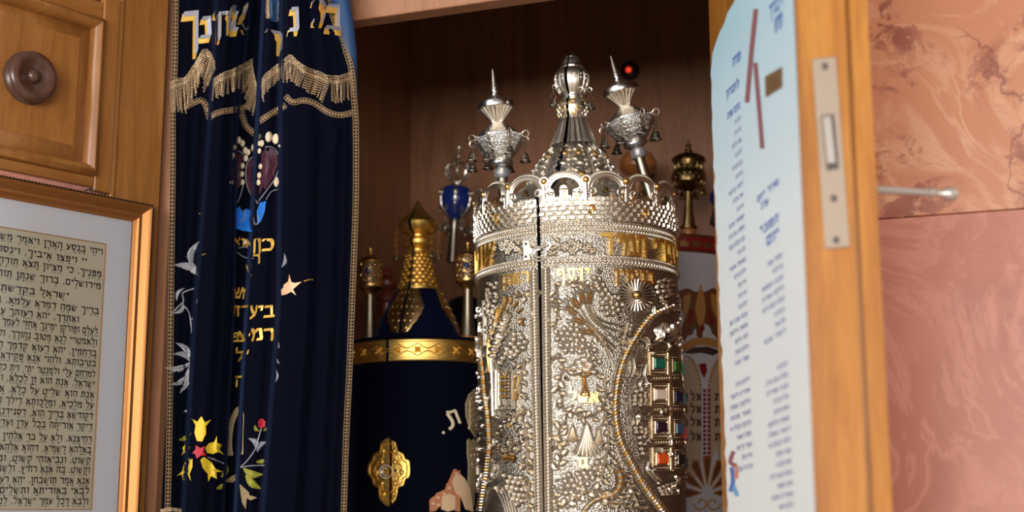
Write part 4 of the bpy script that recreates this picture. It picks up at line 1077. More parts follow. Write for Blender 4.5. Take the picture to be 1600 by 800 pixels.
# twelve-stone breastplate, the columns in view
gx = [(1029, 9), (1056.5, 6)]
rowsy = [(568, 572), (616.5, 620), (668, 669.5), (717, 717.5)]
stones_ = [('emerald','green'),('white','navy'),('purple','skyblue'),('orange','black')]
FR = MB(); FG = MB()
def frame(mb, S, x0, y0, x1, y1, w, h): 
    for a, c in (((x0,y0),(x1,y0)), ((x1,y0),(x1,y1)), ((x1,y1),(x0,y1)), ((x0,y1),(x0,y0))): stroke(mb, S, [a, c], w, h, 1)
for r_ in range(4):
    for c_ in range(2):
        x = gx[c_][0] + (r_*1.6 if c_ == 0 else r_*1.5); y = rowsy[r_][c_]; w = (8.6, 5.2)[c_]; h = 8.2
        fx = (14.5, 9.2)[c_]; fyy = 18
        frame(FR, S1b, x-fx, y-fyy, x+fx, y+fyy, 1.2, .0016); frame(FR, S1b, x-w-1.2, y-h-1.4, x+w+1.2, y+h+1.4, .9, .0022)
        for k in range(9):
            t = -1+2*k/8
            for s in (-1, 1): blob(FR, S1b, x+t*(fx-3.2), y+s*(fyy-4.2), .75, .9, 0, .0014, 5); blob(FR, S1b, x+s*(fx-3), y+t*(fyy-4), .75, .9, 0, .0014, 5)
        b = MB(); put(b, S1b, [(x-w,y-h),(x+w,y-h),(x+w,y+h),(x-w,y+h)], .0004, .0032, .12); b.build('gemstone', MATS['gem_'+stones_[r_][c_]], case, label=stones_[r_][c_]+' gemstone')
    if r_ < 3:
        for k in range(13): leaf(FR, S1b, 1016+r_*1.6+k*3.9, rowsy[r_][0]+28, 8, 1.9, -1.0, .002)
for nm, d, y in (('teal',79,622),('red',79.5,676),('black',79,722),('emerald',78.5,576)):
    z = (S1b(1060, y)-CA.P0).dot(CA.z); U = lambda x, yy, e: CA.pt(math.radians(x), CR+e, z-yy*MS)
    b = MB(); put(b, U, [(d-4.5,-8),(d+4.5,-8),(d+4.5,8),(d-4.5,8)], .0004, .0048, .12); b.build('gemstone', MATS['gem_'+nm], case, label=nm+' gemstone on the right edge')
rope([FR], S1b, [(1046,556),(1047,600),(1049,660),(1051,735)], 2.4, .0026, 4.2, .9)
frame(FR, S1b, 1012, 545, 1064, 549, 1.0, .002)
FR.build('stone_settings', MATS['silver_reflect_warm'], case)
# pomegranate, scrolls in the ring
blob(R1, S1, 999, 651, 6.5, 6, 0, .003, 12); 
for a in (-.7, 0, .7): leaf(R1, S1, 1005, 651, 10, 2, a, .0024)
for pts in ([(1008,570),(1005,585),(1009,600),(1004,610)], [(1004,590),(998,600),(1003,612)], [(1012,722),(1009,735),(1018,748),(1028,756)], [(1020,540),(1034,534),(1045,540),(1040,550)], [(1050,530),(1054,518),(1057,508)], [(988,560),(990,575),(986,590)]): stroke(R1, S1, pts, 1.5, .0026, 5)
for x, y, a in ((1035,536,-.6),(1022,538,2.6),(1050,525,-1.2),(1040,520,-2)): leaf(R1, S1, x, y, 18, 4.5, a, .0028)
cut('ring_scrolls')
# tree
for x, y, rx, ry in ((905,566,9,5),(914,563,10,5.5),(922,570,9,5),(898,575,9,5),(908,573,10,5),(918,578,11,5),(893,583,9,4),(928,582,8,4),(906,581,9,4)): blob(R1, S1, x, y, rx, ry, ri.uniform(-.4,.4), .0034, 9)
for pts in ([(912,590),(912,602),(909,616)], [(912,590),(905,584)], [(912,590),(922,584)], [(913,590),(915,602),(919,616)], [(905,616),(912,619),(922,616)]): stroke(G1, S1, pts, 2.0, .0026, 4)
put(G1, S1, [(905,615),(920,615),(917,631),(908,631)], 0, .0018, .2)
cut('tree_relief', 'gilt_trunk')
# tents
def tent(x, y, w, h):
    for k in range(7):
        t = -1+2*k/6; stroke(R1, S1, [(x+t*1.2, y), (x+t*w*.45, y+h*.6), (x+t*w, y+h*(1-.12*(1-t*t)*-1))], w*.13+.6, .0026, 4)
    blob(R1, S1, x, y-2, 2.4, 2.8, 0, .003, 6)
tent(917, 664, 20, 44); cut('tent_relief'); tent(895, 668, 9, 20); cut('tent_relief'); tent(935, 672, 9, 22); cut('tent_relief')
# horn of plenty
hp = V([(505,545),(520,590),(508,650),(470,690),(410,708),(350,730),(300,780),(270,830)], 4, 840, 600)
for i, (x, y, a) in enumerate(walk(hp, 2.6)):
    w = pw([(0,8.5),(12,7),(30,4.5),(60,2)], i); blob(G1 if i % 4 == 0 else R1, S1, x, y, 1.7, w, a, .0046*w/8, 8)
b = MB(); 
for k in range(12):
    a = 2*PI*k/12; blob(R1, S1, 966+6*math.cos(a)*.8+math.sin(a)*2, 736+8.5*math.sin(a), 1.8, 1.8, 0, .004, 6)
cut('horn_relief', 'gilt_rings')
# gazelle
for i, (x, y, w) in enumerate(((795,493,4.5),(791,499,5.5),(787,507,6.2),(783,516,6.8),(779,526,7.2),(776,536,7),(773,546,6.2),(771,556,4.8))): blob(R1, S1, x, y, w, w*1.25, -1.1, .0046, 10)
blob(R1, S1, 793, 496, 4, 7.5, .35, .005, 8)
stroke(G1, S1, g5([(205,272),(190,320),(165,370),(135,440),(112,520),(104,600),(110,680),(118,730)]), 1.5, .003, 5)
stroke(G1, S1, g5([(170,320),(160,350),(158,390)]), 1.2, .003, 4)
for k in range(11): stroke(R1, S1, [(776+k*1.5, 548-k*6), (781+k*1.4, 546-k*6)], .7, .0056, 1)
for x, y, a in ((792,470,-1.9),(799,472,-1.4),(805,478,-.9),(811,487,-.5),(814,499,-.1),(813,506,.3)):
    for k in range(3): blob(G1, S1, x+math.cos(a)*k*2.6, y+math.sin(a)*k*3, 2.6, 1.5, a, .0028, 6)
cut('gazelle_relief', 'gilt_antlers')
# square breastplate, left half
frame(R1, S1, 779, 578, 804, 640, 1.5, .0032); frame(R1, S1, 782, 583, 801, 634, .9, .002)
for r_ in range(4):
    for c_ in range(3): blob((G1 if c_ != 2 else R1), S1, 785.5+c_*6, 589.5+r_*10, 2.1, 3.4, 0, .003, 6)
for y in (608,): stroke(G1, S1, [(812,586),(810,605),(806,625)], 1.6, .0024, 4)
cut('breastplate_relief', 'gilt_squares')
# crown, left half
for x, y, rx, ry, a in ((787,703,5,10,-.35),(796,692,5,12,0),(806,701,5,10,.4)):
    for k in range(14):
        t = 2*PI*k/14; blob(R1, S1, x+rx*math.cos(t)*math.cos(a)-ry*math.sin(t)*math.sin(a), y+rx*math.cos(t)*math.sin(a)+ry*math.sin(t)*math.cos(a), 1.6, 1.6, 0, .0032, 6)
    blob(R1, S1, x, y, rx*.45, ry*.5, a, .0028, 8)
stroke(G1, S1, [(787,718),(797,714),(807,717)], 2.6, .003, 4); stroke(R1, S1, [(788,723),(797,719),(806,722)], 1.4, .003, 4)
for k in range(9):
    a = PI+PI*k/8; blob(R1, S1, 797+20*math.cos(a), 690+34*math.sin(a), 3, 3.4, a, .0024, 7); stroke(G1 if k % 3 == 1 else R1, S1, [(797+13*math.cos(a), 690+22*math.sin(a)), (797+17*math.cos(a), 690+28*math.sin(a))], 1.2, .0024, 1)
for k in range(5): stroke(R1, S1, g6([(130+k*15,640-k*5),(165+k*18,690-k*6),(195+k*16,760),(215+k*15,840)]), 1.0, .0016, 4)
cut('crown_relief', 'gilt_band')
# scrolling vines with leaves
def vine(pts, n, l=11, w=3):
    stroke(R1, S1, pts, 1.6, .0026, 6); l *= 1.25; w *= 1.4; n = int(n*1.25)
    Wk = walk(pts, max(3, sum(math.hypot(b_[0]-a_[0], b_[1]-a_[1]) for a_, b_ in zip(pts, pts[1:]))/n))
    for i, (x, y, a) in enumerate(Wk): leaf(R1, S1, x, y, l*ri.uniform(.7,1.15), w*ri.uniform(.8,1.2), a+(1 if i % 2 else -1)*ri.uniform(.6,1.1), .0024, ri.uniform(-.25,.25))
    cut('vine_relief')
def curl(x, y, r, s=1, a0=0):
    stroke(R1, S1, [(x+r*(1-t*.11)*math.cos(a0+s*t*.75), y+r*(1-t*.11)*math.sin(a0+s*t*.75)) for t in range(9)], 1.7, .0028, 2)
vine([(868,443),(872,470),(870,500),(866,515)], 5, 10, 2.6); vine([(885,445),(900,442),(925,448)], 5, 12, 3); vine([(872,560),(880,575),(873,600),(878,622)], 6, 12, 3)
vine([(880,640),(895,645),(915,652),(938,640),(946,615),(944,590)], 10, 13, 3); vine([(868,700),(876,690),(874,670),(884,660)], 5, 12, 3); vine([(872,735),(878,705),(876,690)], 5, 13, 3.5)
vine([(945,640),(950,670),(950,695),(945,720),(940,745)], 8, 12, 3); vine([(822,560),(815,590),(812,615)], 5, 10, 2.6); vine([(826,640),(815,650),(800,655)], 4, 10, 2.6)
vine([(822,660),(824,690),(826,720),(824,735)], 7, 11, 3); vine([(826,455),(818,462),(806,460)], 4, 9, 2.4); vine([(980,505),(975,525),(972,540)], 5, 9, 2.6); vine([(975,745),(985,765),(996,790)], 7, 11, 3.2)
vine([(880,790),(905,775),(935,765),(950,785)], 8, 13, 3.5); vine([(830,750),(826,770),(828,795)], 4, 10, 2.6); vine([(866,770),(872,790),(870,810)], 4, 12, 3); vine([(945,790),(965,775),(975,790)], 5, 12, 3)
vine([(1040,770),(1052,760),(1062,745)], 4, 9, 2.4); vine([(770,560),(772,600),(773,650)], 7, 6, 1.6); vine([(758,470),(759,500),(760,540)], 6, 5, 1.5)
for x, y, r, s, a in ((935,422,5,1,0),(868,470,5,-1,1),(874,632,6,1,0),(948,652,5,1,2),(872,555,6,-1,3),(818,640,5,1,1),(820,750,5,-1,0),(985,530,4,1,0),(980,515,4,-1,2),(1010,600,5,1,1),(1015,735,6,-1,0),(866,700,5,1,2),(885,590,4,1,0)): curl(x, y, r, s, a); cut('scroll_relief')
for i in range(70):
    x, y = ri.uniform(862,958), ri.uniform(745,840); blob(R1, S1, x, y, ri.uniform(1.2,2.6), ri.uniform(1.2,2.4), ri.random()*3, .0018, 6)
cut('dot_relief')
UF = lambda x, y, e: CA.pt(math.radians(x), CR+e*1.5, y)
for i in range(330):                               # small sprigs filling the ground towards the sides
    a = ri.choice((-1, 1))*ri.uniform(58, 125) if i < 250 else ri.uniform(-58, 58); z = ri.uniform(.02, fy(445))
    ux, uz = MS/CR*180/PI, -MS
    if a > 20 and i < 250 and a < 85 and fy(740) < z < fy(540): continue
    Sx = lambda x, y, e, a=a, z=z: UF(a+x*ux, z+y*uz, e)
    if i % 3: leaf(R1, Sx, 0, 0, ri.uniform(9,15), ri.uniform(2.4,4), ri.uniform(0, 6.28), .0022, ri.uniform(-.3,.3))
    else: curl_ = [(4.5*(1-t*.11)*math.cos(i+t*.75), 4.5*(1-t*.11)*math.sin(i+t*.75)) for t in range(9)]; stroke(R1, Sx, curl_, 1.4, .0022, 2)
for x, y, l, w, a, c in ((1018,535,24,6,-1.0,.3),(1030,528,24,6,-1.5,-.2),(1040,528,22,5,-1.2,.3),(1012,540,20,5,-2.6,.3),(1046,540,16,4,-.9,.2)): leaf(R1, S1, x, y, l, w, a, .003, c)
OUT.clear(); GV.build('shade_tarnish_outlines', MATS['silver_shade_tarnish'], case)  # flat dark outlines painting recess shade and tarnish round the relief
sp_o = R1.build('sprig_relief', MATS['silver'], case, kind='stuff'); R1.v, R1.f = [], []
cut('sprig_relief')
# clasp and hinge plates over the slit
b = MB(); c0 = S1(846, 398, .005)
b.torus(c0, 10.5*MS, 1.5*MS, CA.x, CA.z, 24, 8); b.tube([S1(846+6*math.cos(t*.55+1.2), 398+6*math.sin(t*.55+1.2), .0055) for t in range(8)], [1.2*MS, 2.2*MS, 2.8*MS, 3*MS, 3*MS, 2.8*MS, 2.2*MS, 1*MS], 8)
b.tube([S1(835, 388, .003), S1(846, 390, .006), S1(858, 384, .004)], 2.2*MS, 8); b.build('clasp', MATS['silver'], case)
for pts, sc_ in (([(820,378),(829,376),(831,388),(836,390),(836,396),(830,398),(831,407),(821,409)], ((825,382),(825,402))), ([(852,386),(860,379),(864,384),(858,392),(853,393)], ((858,385),))):
    b = MB(); poly(b, S1, pts, .003); b.build('hinge_plate', MATS['silver'], case)
    for x, y in sc_: b = MB(); blob(b, S1, x, y, 2.6, 2.8, 0, .0048, 8); b.build('screw', MATS['steel_dark'], case)

# ------------------------------------------------------------------ silver finials standing on the case
def octo(k=8, rnd=.6):
    def f(a, j):
        c = math.cos(PI/k)/math.cos(((a+PI/k) % (2*PI/k))-PI/k); return 1+(c-1)*rnd
    return f
def rimon(base, tip, Y, k, label, rot):
    ax = Ax(base, tip, Y); y0 = tip[1]
    f = lambda y: y0 + (y-106.5)*k
    P = lambda L_: [(hw, f(y)) for hw, y in L_]
    t = thing('torah_finial', ax.P0, label, 'scroll finial', 'silver finials beside the dome')
    def part(prof, name, mt, seg=48, mod=None, lab=None):
        b = MB(); ax.lathe(b, P(prof), seg, mod=mod); return b.build(name, MATS[mt], t, ang=30, label=lab)
    part([(.3,106.5),(1.4,108),(1.6,110),(2.6,120),(4.2,134),(5,138.5),(3,139.5)], 'spike', 'silver', 24)
    part([(4,139),(6,141.5),(6,143.5),(4.2,145.5),(6.6,147.5),(6.8,150),(5,152)], 'spike_knop', 'silver_bright', 32)
    part([(5.5,151),(8.5,151.5),(12,154),(18,158.5),(25,162.5)], 'upper_cap', 'silver', 96, lambda a, j: 1+.05*(abs(math.cos(10*a))-.5))
    part([(24.5,161),(28,162),(28.9,166),(28.5,170),(25.5,171.5)], 'disc_rim', 'silver_bright', 64)
    part([(26.5,169.5),(24.5,173),(18,180),(12.5,186),(9.5,191),(9,193)], 'fluted_cup', 'silver', 144, lambda a, j: 1+.14*(abs(math.cos(10*a))-.6)*(1 if j < 5 else .3))
    part([(9,192),(11.5,194),(16,196.5),(24,203),(33,211),(40,215.5)], 'body_cap', 'silver_chased', 96, octo())
    part([(39.5,215),(41.5,216),(41.5,218),(39.5,219)], 'body_rim', 'silver_bright', 96, octo())
    pb = [(40,218),(36.5,226),(31,235),(25,243.5),(19.5,250),(16,254)]
    part(pb, 'body_bowl', 'silver_chased', 96, octo())
    S = ax.cone([(hw, f(y)) for hw, y in pb]); b = MB(); b2 = MB()
    for i in range(8):
        a = i*45+22.5
        b.tube([S(a, f(y), -.0022*1) for y in (218,226,235,244,253)], .0013, 6)
        for yy, n, w in ((223,3,4.4),(231,2,3.8),(239,2,3.0),(247,1,2.4)):
            for q in range(n):
                aa = i*45+ (q-(n-1)/2)*11
                for u in range(5): blob(b2, S, aa+5*math.cos(u*1.257), f(yy+w*.8*math.sin(u*1.257)), 2.6, w*.32, 0, .0006, 6)
                blob(b2, S, aa, f(yy), 2.6, w*.34, 0, .001, 6)
    b.build('body_ribs', MATS['silver_bright'], t); b2.build('body_filigree', MATS['silver_bright'], t)
    part([(17,253),(19.5,255),(19.5,257),(12,260),(10.5,262),(9,263)], 'lower_collar', 'silver_bright', 48)
    part([(9,263),(12,265),(13,269),(13,273),(12,277),(9.5,279)], 'crystal_collar', 'crystal', 10, lab='clear faceted crystal collar')
    part([(8,262),(8,279),(8.4,300),(9,106.5+(base[1]-tip[1])/k)], 'shaft', 'silver_old', 32)
    for i in range(8):
        a = math.radians(i*45+22.5) + rot
        a = math.radians(i*45+22.5)
        h = ax.h(f(217)); r = 43*ax.m(f(217)); q = ax.pt(a, r+.0015, h)
        b = MB(); b.torus(q, .0042, .0006, ax.pt(a, 1, 0)-ax.P0, ax.z, 14, 5); b.build('bell_ring', MATS['silver'], t)
        bell(t, q - Z*.003, .021 if i % 2 else .015, .0062, ('silver_old', 'silver_old'))
    return t
zt_ = zwall + .0062 + CA.P0.z; yf = 400 + F*math.tan(math.atan((zt_-1.5)/1.62) - TH)*-1
rimon((769.5+(yf-106.5)*.09, yf), (769.5,106.5), 1.62, 1.0, 'silver finial left of the dome, standing upright with hanging bells', 0)
rimon((954+(yf-87)*.284, yf), (954,87), 1.62, .93, 'silver finial right of the dome, leaning to the left with hanging bells', .2)

# ------------------------------------------------------------------ blue velvet case with gold fittings
def ybase(Y, z=ZB): return 400 + F*math.tan(TH + math.atan((1.5-z)/Y))
YB = 1.78
BA = Ax((653, ybase(YB)), (653, 316), YB); BR = 107*BA.m(620); SB = -.365
blue = thing('torah_case', BA.P0, 'navy velvet scroll case with gold band, clasp and onion-domed gold top', 'scroll case')
BSf = BA.cyl(BR)
bfy = lambda y: (BSf(653, y)-BA.P0).dot(BA.z)
zb0, zb1 = bfy(563), bfy(529)
def shell_b(r, z0, z1, name, mt, gap=.018, prof=None, lab=None):
    b = MB()
    A = [SB+gap+(2*PI-2*gap)*i/96 for i in range(97)]
    pr_ = prof or [(r-.003, z0), (r, z0), (r, z1), (r-.003, z1)]
    b.grid([[BA.pt(a, rr, z) for a in A] for rr, z in pr_]); return b.build(name, MATS[mt], blue, ang=30, label=lab)
shell_b(BR, 0, zb0, 'velvet_body', 'velvet_navy')
b = MB(); b.grid([[BA.pt(2*PI*i/48, r, z) for i in range(48)] for r, z in ((BR-.004,0),(BR-.004,zb1-.002),(BR-.01,zb1),(.01,zb1))], True); b.build('inner_lining', MATS['velvet_blue'], blue)
e_ = .0014
shell_b(0, 0, 0, 'gold_band', 'gold', .02, [(BR-.003,zb0),(BR+e_,zb0),(BR+e_+.001,zb0+.0015),(BR+e_+.001,zb0+.003),(BR+e_,zb0+.004),(BR+e_,zb1-.004),(BR+e_+.001,zb1-.003),(BR+e_+.001,zb1-.0015),(BR+e_,zb1),(BR-.004,zb1)])
MB_ = BA.m(545)
UBd = lambda x, y, e: BA.pt(x*MB_/BR, BR+e_+e, (zb0+zb1)/2 - y*MB_)
b = MB(); per = 2*PI*BR/MB_; n = 22; w = per/n
for i in range(n):
    x = SB*BR/MB_ + w*(i+.5)
    for k in range(4):
        a = k*PI/2+PI/4; leaf(b, UBd, x, 0, 6.5, 2.6, a, .0016, 0)
    blob(b, UBd, x, 0, 1.6, 1.6, 0, .0022, 8)
    for s in (-1, 1): stroke(b, UBd, [(x-w*.55, s*1.5), (x-w*.28, s*4), (x, s*9), (x+w*.28, s*4), (x+w*.55, s*1.5)], .9, .0011, 4)
b.build('band_relief', MATS['gold'], blue)
zbt = zb1
def lat_b(prof, name, mt, seg=64, mod=None, gap=.03, lab=None):
    b = MB(); BA.lathe(b, prof, seg, SB+gap, SB+2*PI-gap, mod); return b.build(name, MATS[mt], blue, ang=32, label=lab)
DB = [(104,536),(70,536),(67,530),(63,515),(57,498),(49,482),(41,467),(33,454.5)]
lat_b(DB, 'velvet_dome', 'velvet_blue', gap=.03)
b = MB(); BA.lathe(b, [(hw*.93, y+.5) for hw, y in DB[1:]] + [(14,400),(10,372),(16,350),(3,325)], 40); b.build('dome_lining', MATS['velvet_black'], blue)
DBS = BA.cone(DB)
for ca in (math.degrees(SB), 84, -128):
    b = MB(); n = 60; inn = []
    for s in (-1, 1):
        if ca != math.degrees(SB) and s == 1: pass
        rowsL = []
        for j in range(25):
            t = j/24; y = lerp(455.5, 527, t); w = pw([(0,17),(.15,22),(.45,33),(.7,27),(1,13)], t) + 1.6*abs(math.sin(t*PI*6))
            w *= 60/max(34, pw([(455,34),(527,66)], y))*1.0
            rowsL.append([DBS(ca+s*lerp(1.9, w*.85, q/6), y, .0006+(.0008 if 0 < q < 6 else 0)) for q in range(7)])
        b.grid(rowsL)
        for j in range(6):
            y = 461+j*11.5; wv = pw([(0,17),(.15,22),(.45,33),(.7,27),(1,13)], (y-455)/72)*.8
            for q in range(3):
                a = ca+s*(5+q*9 + (j % 2)*3)
                if abs(a-ca) < wv: blob(b, DBS, a, y, 3.6, 4.6, 0, .0021, 10); blob(b, DBS, a, y, 1.8, 2.2, 0, .003, 8)
    b.build('leaf_plate', MATS['gold_dull'], blue)
CO = [(32,454.5),(32,451),(30,447),(24,424),(18.5,403),(15.5,394)]
lat_b(CO, 'scaled_cone', 'gold', 72, gap=.075)
COS = BA.cone(CO); b = MB()
for r_ in range(9):
    y = 400+r_*5.9; n = 14
    for i in range(n):
        a = (i+.5*(r_ % 2))*360/n
        if abs(((a-math.degrees(SB)+180) % 360)-180) < 7: continue
        blob(b, COS, a, y, 360/n*.52, 3.6, 0, .0022, 8)
b.build('scales', MATS['gold'], blue)
lat_b([(15,397),(17,394),(17,391),(15,389),(20,387),(24,382.5),(24,377),(20,373),(15.5,371)], 'lower_knop', 'gold', 64, gap=.09)
lat_b([(15.5,372),(15.5,368),(19,366),(27,361),(31,355),(30,349),(25,344)], 'upper_knop', 'gold_chased', 64, gap=.08)
lat_b([(26,345),(18,337),(12,331),(8,325),(5.5,320),(3,316),(.5,313.5)], 'onion_tip', 'gold', 96, lambda a, j: 1+.12*(abs(math.cos(4*a))-.5), gap=.10)
for a in (-1.55, 1.55, .75, -2.4, 2.4):
    q = BA.pt(a, 32*BA.m(357)+.001, BA.h(357)); bell(blue, q, .034, .0044, ('pewter', 'gold'))
CP = [(540+x/2.667, 500+y/2.667) for x, y in [(180,487),(212,510),(215,540),(240,555),(250,578),(268,590),(268,650),(250,665),(243,690),(215,705),(212,750),(178,778),(145,750),(140,705),(118,690),(110,662),(95,640),(97,600),(112,580),(120,555),(148,538),(150,508)]]
b = MB(); cxp, cyp = 607.5, 738
sp_ = BSf(0,0,0)
CPs = cr(CP+[CP[0]], 3)[:-1]
for s in (-1, 1):
    half = [p for p in CPs if (p[0]-611.2)*s > 1.2]
    half = sorted(half, key=lambda p: math.atan2(p[1]-cyp, (p[0]-611.2)*s))
    half = [(611.2+s*1.6, 687)] + half + [(611.2+s*1.6, 789)]
    poly(b, BSf, half, .0022)
plate = b.build('clasp_plate', MATS['gold_chased'], blue)
b = MB()
for k in (.86, .62):
    q = [(cxp+(x-cxp)*k, cyp+(y-cyp)*k) for x, y in CP]; stroke(b, BSf, q+[q[0]], 1.3, .0038, 3)
for x, y in ((600,705),(617,705),(598,722),(618,722),(590,738),(628,738),(598,755),(618,755),(601,772),(616,772)):
    blob(b, BSf, x, y, 4.4, 5.6, 0, .0042, 10)
b.build('plate_relief', MATS['gold'], plate)
b = MB(); b.torus(BSf(606, 737, .006), 9.5*BA.m(737), 1.2*BA.m(737), BA.x, BA.z, 24, 8); b.tube([BSf(606+5.5*math.cos(t*.6+1), 737+5.5*math.sin(t*.6+1), .0068) for t in range(8)], [.0007,.0016,.002,.0022,.0022,.002,.0016,.0007], 8); b.build('clasp_ring', MATS['silver'], plate)
b = MB(); blob(b, BSf, 619, 735, 3, 3, 0, .006, 8); b.build('screw', MATS['steel_dark'], plate)
V6 = lambda P: [(540+x/2.667, 500+y/2.667) for x, y in P]
b = MB(); stroke(b, BSf, V6([(418,384),(440,384),(456,378),(466,402),(478,430)]), 2.4, .0012, 4); stroke(b, BSf, V6([(424,390),(440,412),(448,430),(444,446),(430,456)]), 2.8, .0012, 4); blob(b, BSf, 693, 676, 2.6, 2.8, 0, .0014, 8)
b.build('embroidered_letter', MATS['thread_bead'], blue)
b = MB(); poly(b, BSf, V6([(540,490),(515,455),(500,400),(498,350),(512,310),(535,288),(560,280),(590,284),(600,480)]), .0012); poly(b, BSf, V6([(505,500),(515,494),(522,506),(535,494),(545,506),(556,494),(600,500),(600,780),(530,780),(508,730),(510,600),(505,560)]), .0012)
b.build('embroidered_tower', MATS['thread_tan'], blue)
b = MB()
for y in (335,360,385,410,435): stroke(b, BSf, V6([(512,y+20),(520,y-10),(545,y-18)]), .8, .002, 3)
for x, y in ((520,565),(535,562),(548,560),(525,600),(545,598)): blob(b, BSf, 540+x/2.667, 500+y/2.667, 2.2, 3, 0, .0022, 6)
for y in (540,582,620): stroke(b, BSf, V6([(508,y),(535,y-4),(560,y-3)]), 1.0, .002, 3)
b.build('tower_stitching', MATS['thread_stone'], blue)
b = MB()
poly(b, BSf, V6([(350,800),(348,752),(356,742),(372,748),(374,724),(385,720),(396,726),(398,712),(410,710),(425,716),(420,680),(445,676),(448,622),(458,620),(470,630),(478,624),(478,800)]), .0012)
b.build('embroidered_city', MATS['thread_brick'], blue)
b = MB(); poly(b, BSf, V6([(440,670),(455,645),(475,640),(495,660),(515,700),(525,760),(530,800),(500,790),(480,740),(455,720)]), .0018); poly(b, BSf, V6([(400,735),(430,722),(455,735),(455,790),(425,800),(398,790)]), .002)
for x, y in ((365,765),(385,770),(385,740),(410,725),(430,700),(460,640)): put(b, BSf, V6([(x-6,y-5),(x+6,y-5),(x+6,y+5),(x-6,y+5)]), 0, .0022, .1)
b.build('city_houses', MATS['thread_stone'], blue)

# gold ear finials on the blue case
def ear(cx, y0, label, dx=0):
    ax = Ax((cx-dx, y0+135), (cx, y0), YB); f = lambda y: y0+(y-385); t = thing('torah_finial', ax.P0, label, 'scroll finial', 'gold drum finials')
    def part(prof, name, mt, seg=40, lab=None):
        b = MB(); ax.lathe(b, [(hw, f(y)) for hw, y in prof], seg); return b.build(name, MATS[mt], t, ang=30, label=lab)
    part([(1,384.5),(3.2,386),(3.2,389),(2.2,390.5),(2.6,396),(4.5,399)], 'knob', 'gold')
    part([(4,397),(9,400),(15,403),(19,406.5),(19.5,409),(18.5,410)], 'cap', 'gold_dull')
    part([(17,409),(17,444)], 'dark_core', 'steel_dark')
    U = lambda x, y, e: ax.pt(x*ax.m(f(y))/(18.4*ax.m(f(y))), 18.4*ax.m(f(y))+e, ax.h(f(y)))
    b = MB(); rad = 18.4*ax.m(f(425)); n = 12
    for r_ in range(4):
        for i in range(n):
            a = 2*PI*(i+.5*(r_ % 2))/n; y = 414+r_*8.2
            rr = 4.6
            b.tube([ax.pt(a+rr*math.cos(t*PI/5)/18.4, rad, ax.h(f(y+rr*math.sin(t*PI/5)))) for t in range(11)], .0011, 5, False)
            blob(b, lambda x, yy, e: ax.pt(x, rad+e, ax.h(f(yy))), a, y, .11, 1.8, 0, .001, 6)
    b.build('filigree_drum', MATS['gold_dull'], t)
    for a in (.0-.1, 2*PI/3-.1, -2*PI/3-.1):
        b = MB(); blob(b, lambda x, yy, e: ax.pt(a+x/18.4, rad+e, ax.h(f(yy))), 0, 424, 4.3, 4.3, 0, .0022, 12); b.build('blue_stone', MATS['enamel_blue'], t, label='round dark blue stone')
    part([(18.5,441.5),(19.6,443),(19.6,447),(18.5,448.5),(14,452),(9.5,456),(8,459)], 'lower_collar', 'gold_dull')
    part([(7.2,457),(7.6,470),(8.6,495),(10.2,516),(12.2,526),(13,531)], 'shaft', 'pewter', lab='plain pewter-grey tapering shaft')
    part([(9,531),(13,532.5),(13,534),(11,536),(10,536.5)], 'wooden_base', 'wood_turned')
ear(579, 387, 'gold filigree finial left of the onion dome, beside the curtain', 2)
ear(731, 378.5, 'gold filigree finial right of the onion dome, beside the silver case', 0)

# ------------------------------------------------------------------ white printed case behind, with its brass finial
YW = 1.90
WA = Ax((1035, ybase(YW)), (1035, 330), YW); WRr = 122*WA.m(450)
white = thing('torah_case', WA.P0, 'white scroll case printed with crown and tablets, red band, behind the silver case', 'scroll case')
WS = WA.cyl(WRr); wz = lambda y: (WS(1075, y)-WA.P0).dot(WA.z)
z1, z0 = wz(367), wz(392)
mat('print_white', srgb(196,192,196), .45); mat('print_red_deep', srgb(128,24,26), .35); mat('print_gold', srgb(178,126,66), .5); mat('print_brown', srgb(112,62,34), .5)
mat('print_cream', srgb(186,160,132), .5); mat('print_green', srgb(62,96,60), .5); mat('print_ink', srgb(70,44,34), .5); mat('print_tan', srgb(150,108,76), .5)
b = MB(); b.grid([[WA.pt(2*PI*i/64, r, z) for i in range(64)] for r, z in ((WRr-.003,0),(WRr,0),(WRr,z0),(WRr-.004,z0))], True); wbody = b.build('body', MATS['print_white'], white)
b = MB(); b.grid([[WA.pt(2*PI*i/64, r, z) for i in range(64)] for r, z in ((WRr-.004,z0-.001),(WRr+.001,z0-.001),(WRr+.001,z1),(WRr-.004,z1+.002),(.01,z1+.002))], True); wband = b.build('band', MATS['print_red_deep'], white, label='deep red crown band with gold edging')
b = MB()
for zz in (z0, z1): b.torus(WA.P0+WA.z*zz, WRr+.001, .0016, WA.x, WA.y, 72, 6)
MW = WA.m(380)
UW = lambda x, y, e: WA.pt(x*MW/WRr, WRr+.001+e, (z0+z1)/2-y*MW)
n = 40
for i in range(n):
    x = (-PI+2*PI*i/n)*WRr/MW
    poly(b, UW, [(x-6,6),(x-7,-3),(x-3.5,1),(x,-7),(x+3.5,1),(x+7,-3),(x+6,6)], .0012)
    blob(b, UW, x+9.3, 0, 1.6, 1.6, 0, .0016, 6)
b.build('band_crowns', MATS['gold_dull'], wband)
V5 = lambda P: [(1040+x/2.16, 430+y/2.16) for x, y in P]
def wp_(name, mt, polys, e=.0003):
    b = MB()
    for q in polys: poly(b, WS, V5(q), e, False)
    return b.build(name, MATS[mt], wbody)
wp_('crown_print', 'print_brown', [[(52,230),(50,180),(60,150),(48,100),(40,50),(70,40),(105,55),(117,40),(130,55),(160,40),(195,50),(190,110),(180,150),(186,190),(190,240),(120,215)]])
